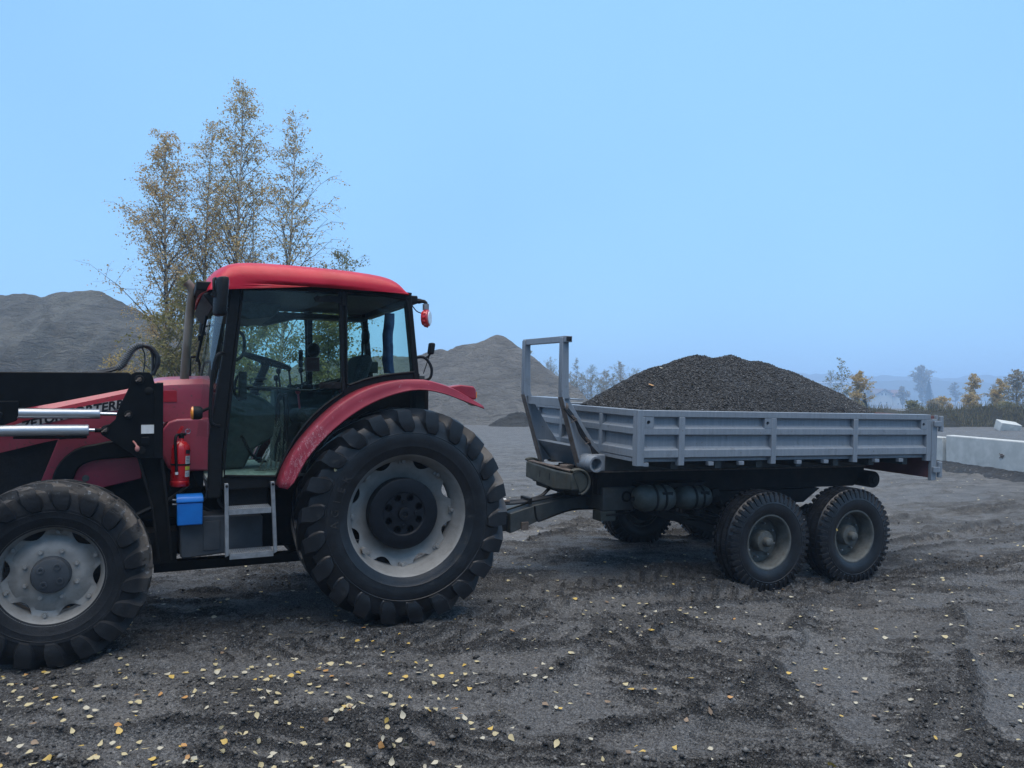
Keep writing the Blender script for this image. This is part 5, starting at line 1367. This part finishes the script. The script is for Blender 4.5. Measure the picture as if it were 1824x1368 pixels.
# headboard frame
HB = empty('headboard_frame', (0, 0, 0), (0, 0, 0), TL)
for s in (1, -1):
    y0, y1 = s * .42, s * .495
    MB().prism([(.495, 2.50), (.425, 2.50), (.405, 1.93), (.385, 1.885), (.475, 1.885), (.490, 1.93)], y0, y1).build('upright', M['trailer'], HB, bevel=.004)
    MB().prism([(.477, 1.884), (.385, 1.884), (.372, 1.855), (.26, 1.69), (.15, 1.53), (0, 1.33), (-.03, 1.20), (.20, 1.17), (.235, 1.15)], s * .445, s * .47).build('gusset_plate', M['trailer'], HB, bevel=.003)
    MB().prism([(.480, 1.89), (.462, 1.89), (.215, 1.15), (.238, 1.15)], s * .405, s * .51).build('flange', M['trailer'], HB, bevel=.003)
    ed = MB(); ed.prism([(.4865, 1.90), (.4805, 1.90), (.239, 1.15), (.2445, 1.15)], s * .409, s * .506); ed.build('worn_flange_edge', M['rust_edge'], HB)
MB().box(.410, .485, -.497, .54, 2.452, 2.514).build('top_bar', M['trailer'], HB, bevel=.004)
MB().box(.420, .476, .540, .5425, 2.462, 2.505).build('tube_opening', M['black_gap'], HB)
MB().prism([(.44, 1.80), (.44, 1.885), (.20, 1.885), (.20, 1.872), (.425, 1.872), (.425, 1.80)], -.44, .44).build('cross_shelf', M['trailer'], HB, bevel=.003)
MB().prism([(.31, 1.40), (.18, 1.40), (.18, 1.388), (.298, 1.388), (.10, 1.17), (.115, 1.17)], -.44, .44).build('lower_shelf', M['trailer'], HB, bevel=.003)
pp = MB(); pp.lathe([(.082, .45), (.082, .705), (.080, .71), (.060, .71), (.058, .705), (.058, .45)], 32, 'y', (.185, 0, 1.245)); pp.lathe([(.088, .45), (.088, .60), (.083, .605), (.083, .45)], 32, 'y', (.185, 0, 1.245))
pp.build('pivot_pipe', M['trailer'], HB, smooth=40)
MB().box(.02, .20, .47, .60, 1.16, 1.33).build('pipe_bracket', M['trailer'], HB, bevel=.01)
MB().lathe([(.057, .50), (.0005, .50), (.0005, .49), (.057, .49)], 24, 'y', (.185, 0, 1.245)).build('pipe_inside', M['black_gap'], HB)
cb = MB()
for d in (0, .022, -.018): cb.tube(smooth_path([(.435 + d, .50, 1.79), (.38 + d, .515, 1.72), (.33 + d * .3, .52, 1.66), (.25 + d, .52, 1.53), (.165 + d * .3, .52, 1.43), (.07 - d * 2, .52, 1.30), (-.02 - d * 2.5, .53, 1.24)], 24), .011, 8)
cb.build('brake_cables', M['rubber_clean'], HB)
tw = MB()
for c in ((.345, .52, 1.675), (.185, .52, 1.455)):
    for k in range(3): tw.tube([(c[0] + .032 * math.cos(a) + .004 * k, c[1] + .028 * math.sin(a), c[2] + .012 * k + .02 * math.cos(a)) for a in np.linspace(0, 6.283, 11)[:-1]], .0045, 5, closed=True)
    tw.tube([(c[0], c[1] + .03, c[2]), (c[0] + .05, c[1] + .03, c[2] - .025)], .004, 5)
tw.build('cable_tie', M['rust_edge'], HB)
MB().ball((.43, .495, 1.80), .034, 10, (.7, .7, 1.3)).build('cable_gland', M['rust_edge'], HB)

# chassis
CHs = empty('chassis', (0, 0, 0), (0, 0, 0), TL)
for s in (1, -1):
    MB().prism([(.02, 1.135), (-3.72, 1.135), (-3.72, 1.02), (-3.55, .90), (.02, .90)], s * .36, s * .45).build('main_rail', M['dark_steel'], CHs, bevel=.006)
    MB().box(-3.62, .10, s * .46, s * .565, 1.142, 1.157).build('wear_strip', M['rust_edge'], CHs)
    MB().prism([(-1.30, .90), (-2.95, .90), (-2.70, .74), (-1.50, .74)], s * .40, s * .52).build('bogie_bracket', M['dark_steel'], CHs, bevel=.01)
ro_ = MB(); ro_.cyl((-3.72, -.56, .99), (-3.72, .60, .99), .10, 22); ro_.cyl((-3.72, .60, .99), (-3.72, .62, .99), .05, 12); ro_.build('rear_pivot_roller', M['dark_steel'], CHs, bevel=.01)
MB().box(-.02, -.42, -.55, .50, .735, .975).build('front_crossbox', M['drawbar'], CHs, bevel=.01)
q = MB(); q.box(.0, -.18, .33, .50, .63, .733); q.build('stand_socket', M['green_steel'], CHs, bevel=.006)
q = MB(); q.lathe([(.04, .50), (.04, .512), (.055, .512), (.058, .50)], 18, 'y', (-.30, 0, .88)); q.tube(smooth_path([(-.06, .515, .70), (-.25, .52, .705), (-.36, .52, .725), (-.385, .52, .76), (-.385, .515, .92)], 20), .009, 6)
q.build('brake_pipe', M['dark_steel'], CHs)
# sprung bumper-like front bolster
BO = empty('front_bolster', (0, 0, 0), (0, 0, 0), TL)
MB().prism([(-.42, 1.165), (-.42, .985), (.30, .945), (.66, .985), (.66, 1.155), (.30, 1.145)], .30, .44, 'x').build('bolster_beam', M['green_steel'], BO, bevel=.015)
for y in (-.42, .655):
    e = MB(); pts = [(.37 + .13 * math.cos(a), y, 1.065 + .125 * math.sin(a)) for a in np.linspace(R(60), R(255), 16)]
    for yy in (y - .02, y + .02): e.tube([(p[0], yy, p[2]) for p in pts], .014, 8)
    e.prism([(.37 + .11 * math.cos(a), 1.065 + .105 * math.sin(a)) for a in np.linspace(R(60), R(255), 14)], y - .012, y + .012)
    e.build('end_guard', M['green_steel'], BO, bevel=.004)
for yy in (-.05, .18): MB().box(.4405, .4425, yy - .006, yy + .006, 1.03, 1.10).build('bolster_slot', M['black_gap'], BO)
MB().cbox((.33, .35, 1.185), (.12, .10, .045), (0, 0, .4)).build('rubber_block', M['rust_edge'], BO, bevel=.008)
MB().box(.36, .43, -.38, .62, 1.166, 1.175).build('bolster_top', M['rust_edge'], BO)
MB().prism([(.02, 1.13), (.36, 1.10), (.34, .90), (.02, .86)], -.35, .35).build('bolster_bracket', M['dark_steel'], BO, bevel=.01)
# drawbar
DB = empty('drawbar', (0, 0, 0), (0, 0, 0), TL)
MB().prism([(.86, .690), (.57, .770), (.20, .830), (-.16, .870), (-.16, .700), (.165, .695), (.56, .592), (.86, .485)], .02, .16).build('beam', M['drawbar'], DB, bevel=.008)
MB().prism([(.86, .690), (.57, .770), (.20, .830), (-.16, .870), (-.16, .700), (.165, .695), (.56, .592), (.86, .485)], -.18, -.04).build('beam', M['drawbar'], DB, bevel=.008)
eb = MB(); P_ = [(.59, .163, .76), (.575, .163, .66), (.55, .163, .605), (.50, .163, .61), (.18, .163, .70), (-.14, .163, .704)]
eb.tube(smooth_path(P_, 24), .010, 8); eb.build('brake_pipe', M['dark_steel'], DB)
MB().box(.86, 1.22, -.10, .10, .50, .66).lathe([(.03, -.035), (.075, -.035), (.075, .035), (.03, .035)], 20, 'z', (1.27, 0, .57)).build('coupling_eye', M['dark_steel'], DB, bevel=.01)
MB().box(.66, .74, .161, .18, .52, .60).build('parking_hook', M['rust_edge'], DB, bevel=.004)
hs = MB()
for k in range(5):
    yy = .02 + .035 * k - .04
    hs.tube(smooth_path([(1.00, yy, .80 + .01 * (k % 2)), (.82, yy, .795), (.62, yy + .01, .80 + .008 * (k % 3)), (.45, yy + .01, .835), (.36, yy, .90), (.28, yy, .955)] if k < 2 else [(1.00, yy, .79), (.80, yy, .785), (.55, yy + .01, .815), (.25, yy + .01, .855), (-.10, yy, .90)], 24), .012, 8)
hs.build('air_hose', M['rubber_clean'], DB)
MB().box(.62, .66, -.05, .16, .775, .84).build('hose_clamp', M['dark_steel'], DB, bevel=.004)
for k, c in enumerate(('yellow', 'white', 'white', 'rust_edge')):
    MB().cyl((.99, -.02 + .045 * k, .79 + .02 * (k % 2)), (.86, -.02 + .045 * k, .79 + .02 * (k % 2)), .017, 12).build('hose_coupling', M[c], DB)
# air tanks
def air_tank(xa, xb, y, z, r, n_):
    t_ = empty('air_tank', (0, 0, 0), (0, 0, 0), TL)
    L_ = xa - xb
    pr = [(.0005, 0), (r * .45, .008), (r * .8, .04), (r * .97, .09), (r, .13), (r, L_ - .13), (r * .97, L_ - .09), (r * .8, L_ - .04), (r * .45, L_ - .008), (.0005, L_)]
    MB().lathe([(a, -b) for a, b in pr], 32, 'x', (xa, y, z), closed=False).build('vessel', M['air_tank'], t_, smooth=50)
    for k in (.40, .62): MB().lathe([(r + .001, -L_ * k), (r + .008, -L_ * k), (r + .008, -L_ * k - .022), (r + .001, -L_ * k - .022)], 32, 'x', (xa, y, z)).build('strap', M['dark_steel'], t_)
    b = MB(); b.cyl((xa + .02, y, z), (xa - .01, y, z), .022, 12); b.cyl((xa - L_ * .6, y, z - r - .03), (xa - L_ * .6, y, z - r + .01), .012, 8); b.build('drain_valve', M['dark_steel'], t_)
    MB().box(xa - L_ * .55, xa - L_ * .80, y + r * .86, y + r * .93, z + .035, z + .075).build('type_plate', M['dark_steel'], t_)
air_tank(-.275, -.765, .68, .885, .135, 0)
air_tank(-.80, -1.24, .66, .875, .125, 1)
MB().box(-1.25, -1.34, .58, .70, .80, .96).tube([(-1.27, .66, .90), (-1.32, .72, .86), (-1.36, .70, .80)], .02, 8).build('brake_valve', M['dark_steel'], TL, bevel=.01)
MB().box(-.40, -1.20, .40, .68, .99, 1.03).build('tank_carrier', M['dark_steel'], TL)

# axles and wheels
def trailer_wheel(x, s):
    w = empty('wheel', (x, s * 1.157, .492), (0, 0, 0), TL)
    R_, hw, rim = .508, .152, .278
    pr = [(rim - .008, .78 * hw), (rim + .02, .90 * hw), (rim + .06, .99 * hw), (rim + .10, 1.0 * hw), (rim + .118, .99 * hw), (rim + .122, 1.012 * hw), (rim + .13, .99 * hw), (R_ - .06, .945 * hw), (R_ - .030, .88 * hw), (R_ - .018, .74 * hw), (R_ - .002, .54 * hw), (R_ - .018, .53 * hw), (R_ - .018, .46 * hw), (R_, .45 * hw), (R_, .10 * hw), (R_ - .016, .09 * hw), (R_ - .016, 0)]
    pr = pr + [(r, -y) for r, y in reversed(pr[:-1])]
    mb = MB(); mb.lathe([(r, s * y) for r, y in pr], 84)
    nb = 46
    for side in (1, -1):
        for k in range(nb):
            a = 2 * math.pi * (k + .25 * (side > 0)) / nb; d = .56 * math.pi / nb
            def Pq(r, t, y): return (r * math.cos(a + t), s * side * y, r * math.sin(a + t))
            sk_ = d * .35
            mb.loft([[Pq(R_ - .04, -d, .70 * hw), Pq(R_ + .006, -d * .9, .70 * hw), Pq(R_ + .006, d * .9, .70 * hw), Pq(R_ - .04, d, .70 * hw)],
                     [Pq(R_ - .055, -d, .92 * hw), Pq(R_ - .001, -d * .85, .94 * hw), Pq(R_ - .001, d * .85, .94 * hw), Pq(R_ - .055, d, .92 * hw)],
                     [Pq(R_ - .100, -d * .7, .955 * hw), Pq(R_ - .085, -d * .6, 1.012 * hw), Pq(R_ - .085, d * .6, 1.012 * hw), Pq(R_ - .100, d * .7, .955 * hw)]])
    for row in (.28, -.28):
        for k in range(60):
            a = 2 * math.pi * (k + .5 * (row > 0)) / 60; d = .75 * math.pi / 60
            mb.loft([[((R_ - .02 + h) * math.cos(a + t), s * (row * hw + o), (R_ - .02 + h) * math.sin(a + t)) for h, t in ((0, -d), (.026, -d), (.026, d), (0, d))] for o in (-.16 * hw, .16 * hw)])
    mb.build('tyre', M['rubber'], w, smooth=35)
    MB().lathe([(rim + .004, s * .128), (rim + .012, s * .124), (rim + .008, s * .112), (rim - .012, s * .10), (rim - .022, s * .03), (rim - .03, -s * .02), (rim - .022, -s * .09), (rim + .008, -s * .12),
                (rim - .02, -s * .12), (rim - .05, -s * .02), (rim - .042, s * .035), (rim - .026, s * .095), (rim - .018, s * .122), (rim - .008, s * .130)], 64).build('rim', M['rim_old'], w, smooth=50)
    MB().lathe([(.235, -s * .035), (.20, -s * .030), (.16, -s * .04), (.12, -s * .045), (.08, -s * .045), (.08, -s * .06), (.235, -s * .05)], 48).build('wheel_disc', M['rim_old'], w, smooth=50)
    for k in range(8):
        a = 2 * math.pi * (k + .3) / 8
        b = MB(); b.cyl((.175 * math.cos(a), -s * .04, .175 * math.sin(a)), (.175 * math.cos(a), s * .0, .175 * math.sin(a)), .011, 6); b.ball((.175 * math.cos(a), s * .002, .175 * math.sin(a)), .012, 8); b.build('wheel_nut', M['galv'], w)
    MB().lathe([(.0005, s * .075), (.055, s * .075), (.10, s * .070), (.108, s * .055), (.112, -s * .05), (.0005, -s * .05)], 32).build('hub', M['rim_old'], w, smooth=40)
    MB().lathe([(.0005, s * .140), (.030, s * .138), (.043, s * .130), (.046, s * .115), (.046, s * .072), (.0005, s * .072)], 24).build('hub_cap', M['rim_old'], w, smooth=40)
    MB().cyl((0, -s * .06, 0), (0, -s * .20, 0), .18, 24).build('brake_drum', M['dark_steel'], w)
for x in (-1.516, -2.68):
    for s in (1, -1): trailer_wheel(x, s)
    ax_ = MB(); ax_.box(x - .06, x + .06, -1.0, 1.0, .43, .53); ax_.build('axle', M['dark_steel'], TL, bevel=.01)
    for s in (1, -1):
        sp = MB()
        for k in range(5): sp.prism([(x + .45 - k * .08, .60 + .022 * k), (x, .54 + .022 * k), (x - .45 + k * .08, .60 + .022 * k), (x - .45 + k * .08, .62 + .022 * k), (x, .56 + .022 * k), (x + .45 - k * .08, .62 + .022 * k)], s * .44, s * .52)
        sp.build('leaf_spring', M['dark_steel'], TL)

# ---- the load
Mtl = TL.matrix_basis
GL = empty('gravel_load', tuple(Mtl @ Vector((-1.95, 0, 1.346))), TL.rotation_euler)
tag(GL, 'heap of dark crushed gravel filling the grey trailer', 'gravel heap')
rx_ = [.1, -.05, -.2, -.53, -1.0, -1.3, -1.5, -1.62, -1.76, -1.88, -2.0, -2.12, -2.24, -2.42, -2.86, -3.4, -3.7, -3.92, -4.2]
rz_ = [1.76, 1.83, 1.90, 2.075, 2.27, 2.365, 2.405, 2.40, 2.375, 2.40, 2.425, 2.40, 2.37, 2.375, 2.29, 2.13, 2.04, 1.96, 1.86]
def load_z(x, y):
    z = np.interp(x, rx_[::-1], rz_[::-1])
    d = np.maximum(0, np.abs(y + .02) - .06)
    # bucket loads: cones that run into one another
    pk = np.maximum.reduce([c[2] - .66 * np.hypot((x - c[0]) * .95, y - c[1]) for c in ((-1.46, .05, 2.43), (-2.0, -.02, 2.44), (-2.42, .06, 2.40), (-.95, .05, 2.30), (-2.95, 0, 2.27))])
    z = z - .47 * d
    z = np.where(z > pk, z * .85 + np.maximum(pk, z - .10) * .15, z)
    z = np.minimum(z, 1.775 + 1.1 * np.maximum(0, 1.05 - np.abs(y))); z = np.minimum(z, 1.80 + 1.2 * np.maximum(0, x + 3.95))
    return np.maximum(z, 1.715) + .016 * fbm(x * 2.5, y * 2.5, 4, 91) + .007 * fbm(x * 16, y * 16, 3, 93)
gx = np.linspace(-3.94, -.06, 190); gy = np.linspace(-1.055, 1.055, 110)
X, Y = np.meshgrid(gx, gy, indexing='ij'); Z = load_z(X, Y)
n0, n1 = X.shape; idx = np.arange(n0 * n1).reshape(n0, n1)
F = np.stack([idx[:-1, :-1], idx[1:, :-1], idx[1:, 1:], idx[:-1, 1:]], -1).reshape(-1, 4)
off = np.array([1.95, 0, -1.346])
np_mesh('heap_surface', np.stack([X, Y, Z], -1).reshape(-1, 3) + off, F, M['stone_bed'], GL, smooth=True)
k = 70000; g = np.random.default_rng(4)
x = g.uniform(-3.93, -.07, k); y = g.uniform(-1.05, 1.05, k); S = np.clip(g.gamma(3, .0020, k), .0035, .014)
V, F = octa(np.stack([x, y, load_z(x, y) + S * .3], -1) + off, S, 9)
tag(np_mesh('gravel_stones', V, F, M['stone'], GL), kind='stuff')
# ================================================================== fallen leaves
def leaf_mesh(seed):
    r = random.Random(seed)
    n = 9; V = [(0, 0, 0)]; 
    curl = r.uniform(-.10, .55); tw = r.uniform(-.3, .3); fold = r.uniform(-.12, .22)
    L_, w_ = 1.0, r.uniform(.58, .80)
    out = []
    for t, k in ((0, .02), (.14, .72), (.30, 1.0), (.50, .88), (.72, .52), (.88, .22), (1.0, .0)): out.append((t, k * w_ / 2 * r.uniform(.9, 1.1)))
    V = []; F = []
    for t, h in out:
        z0 = curl * (t - .45) ** 2 * 1.2
        V += [(t - .5, -h, z0 + fold * h + tw * t * -h), (t - .5, 0, z0), (t - .5, h, z0 + fold * h + tw * t * h)]
    for i in range(len(out) - 1):
        a = 3 * i; F += [(a, a + 3, a + 4, a + 1), (a + 1, a + 4, a + 5, a + 2)]
    b = len(V); V += [(-.5, -.012, 0), (-.5, .012, 0), (-.82, .03 + r.uniform(-.1, .1), .05)]; F.append((b, b + 2, b + 1))
    V = [(x, y, z + .10) for x, y, z in V]
    return V, F
variants = []
for k in range(15):
    V, F = leaf_mesh(300 + k)
    me = bpy.data.meshes.new('fallen_leaf'); me.from_pydata(V, [], F); me.shade_smooth()
    me.materials.append(M['fallen'][k % 5]); variants.append((me, V, F))
WORDS = ['pale straw-yellow', 'bright yellow', 'cream-coloured', 'orange', 'withered brown']
def place(x, y):
    e = .03; h = float(gz(x, y)); nx = float(gz(x - e, y) - gz(x + e, y)); ny = float(gz(x, y - e) - gz(x, y + e))
    return h, Vector((nx, ny, 2 * e)).normalized()
r = random.Random(42); g = np.random.default_rng(42); nn = 11000
tt = 2.9 * (17.0 / 2.9) ** g.random(nn); uu = g.uniform(-.72, .72, nn); xx, yy = uu * tt, tt
dens = .26 + .74 * sstep(.25, -.5, uu) * sstep(7.5, 4.5, tt)
dens = dens * (.35 + 1.3 * np.maximum(0, fbm(xx * .9, yy * .9, 2, 321) + .45)) * np.where(tt > 8, 1.3, 1.0)
ok = g.random(nn) < dens
spots = list(zip(xx[ok], yy[ok], tt[ok]))
spots = spots[:2100]
inview = sorted([q for q in spots if abs(q[0] / q[2]) < .665 and q[2] > 3.85], key=lambda q: q[2])
near, rest = inview[:290], inview[290:] + [q for q in spots if not (abs(q[0] / q[2]) < .665 and q[2] > 3.85)]
def pick():
    q = r.random(); c = 0 if q < .46 else 1 if q < .60 else 2 if q < .88 else 3 if q < .93 else 4
    return c + 5 * r.randrange(3)
def heights(q): return gz(np.array([p[0] for p in q]), np.array([p[1] for p in q]))
e_ = .03
nz_ = list(zip(heights(near), heights([(p[0] - e_, p[1]) for p in near]) - heights([(p[0] + e_, p[1]) for p in near]), heights([(p[0], p[1] - e_) for p in near]) - heights([(p[0], p[1] + e_) for p in near])))
for (x, y, t), (h, nx, ny) in zip(near, nz_):
    nrm = Vector((float(nx), float(ny), 2 * e_)).normalized(); h = float(h); x = float(x); y = float(y); v = pick(); sz = r.uniform(.027, .052)
    o = bpy.data.objects.new('fallen_leaf', variants[v][0]); COL.objects.link(o)
    qd = nrm.to_track_quat('Z', 'Y') @ Matrix.Rotation(r.uniform(0, 6.283), 3, 'Z').to_quaternion()
    o.rotation_mode = 'QUATERNION'; o.rotation_quaternion = qd @ Matrix.Rotation(r.gauss(0, .22), 3, 'X').to_quaternion()
    o.location = (x, y, h + .012); o.scale = (sz, sz, sz)
    tag(o, 'small %s birch leaf lying on the muddy yard' % WORDS[v % 5], 'leaf', 'fallen %s leaves on the mud' % WORDS[v % 5])
# the many smaller, more distant ones as one mass
AV, AF, AM = [], [], []; b = 0
for (x, y, t), h in zip(rest, heights(rest)):
    v = pick(); sz = r.uniform(.027, .052); me, V, F = variants[v]; a = r.uniform(0, 6.283); tl = r.gauss(0, .25)
    P_ = np.array(V) * sz; z = P_[:, 2] + P_[:, 1] * tl; xx = P_[:, 0] * math.cos(a) - P_[:, 1] * math.sin(a); yy = P_[:, 0] * math.sin(a) + P_[:, 1] * math.cos(a)
    AV.append(np.stack([xx + x, yy + y, z + h + .009], -1))
    for f in F[:-1]: AF.append([b + i for i in f]); AM.append(v % 5)
    b += len(V)
lo2 = np_mesh('leaf_litter', np.concatenate(AV), AF, M['fallen'], smooth=True, matidx=AM)
tag(lo2, 'scattered pale fallen leaves further off across the yard', 'leaf litter', kind='stuff')
# leaves that landed on other things
def leaf_on(mat4, p, v, sz, label, cat='leaf', tilt=(0, 0, 0)):
    o = bpy.data.objects.new('fallen_leaf', variants[v][0]); COL.objects.link(o)
    o.location = tuple(mat4 @ Vector(p)); o.rotation_euler = tilt; o.scale = (sz, sz, sz); tag(o, label, cat)
leaf_on(Mtl, (-.70, .30, float(load_z(-.70, .30)) + .02), 3, .075, 'orange leaf on the front slope of the gravel load', tilt=(.3, .2, .4))
leaf_on(Mtl, (-1.05, .55, float(load_z(-1.05, .55)) + .02), 0, .065, 'pale leaf on the near flank of the gravel load', tilt=(.5, .1, 1.4))
leaf_on(Mtl, (-.62, .72, float(load_z(-.62, .72)) + .02), 5, .06, 'pale leaf low on the gravel load near the trailer corner', tilt=(.5, .1, 2.4))
leaf_on(Mtl, (-.95, .10, float(load_z(-.95, .10)) + .02), 2, .05, 'cream leaf high on the front slope of the gravel load', tilt=(.4, .3, .2))
leaf_on(Mt, (.605, 1.075, 1.30), 1, .055, 'yellow leaf stuck on the upper front of the big rear tyre', tilt=(1.2, .3, .5))
leaf_on(Mt, (.600, 1.08, 1.265), 0, .045, 'pale leaf stuck just below a yellow one on the big rear tyre', tilt=(1.3, .2, 1.2))
leaf_on(Mtl, (-2.40, 1.30, .58), 1, .045, 'yellow leaf stuck to the rear trailer tyre', tilt=(1.3, .4, .7))
# ================================================================== fog
hz = MB().box(-420, 700, -80, 1300, -7, 30).build('haze', None, smooth=0)
hm = bpy.data.materials.new('thin_blue_fog'); hm.use_nodes = True
hn = hm.node_tree; hn.nodes.clear()
ho = N(hn, 'OutputMaterial'); hv_ = N(hn, 'VolumePrincipled')
hv_.inputs['Color'].default_value = (.50, .70, .95, 1)
hv_.inputs['Density'].default_value = .0014
hv_.inputs['Anisotropy'].default_value = .1
hn.links.new(hv_.outputs[0], ho.inputs['Volume'])
hz.data.materials.append(hm)
tag(hz, 'thin blue autumn fog over the yard', kind='stuff')
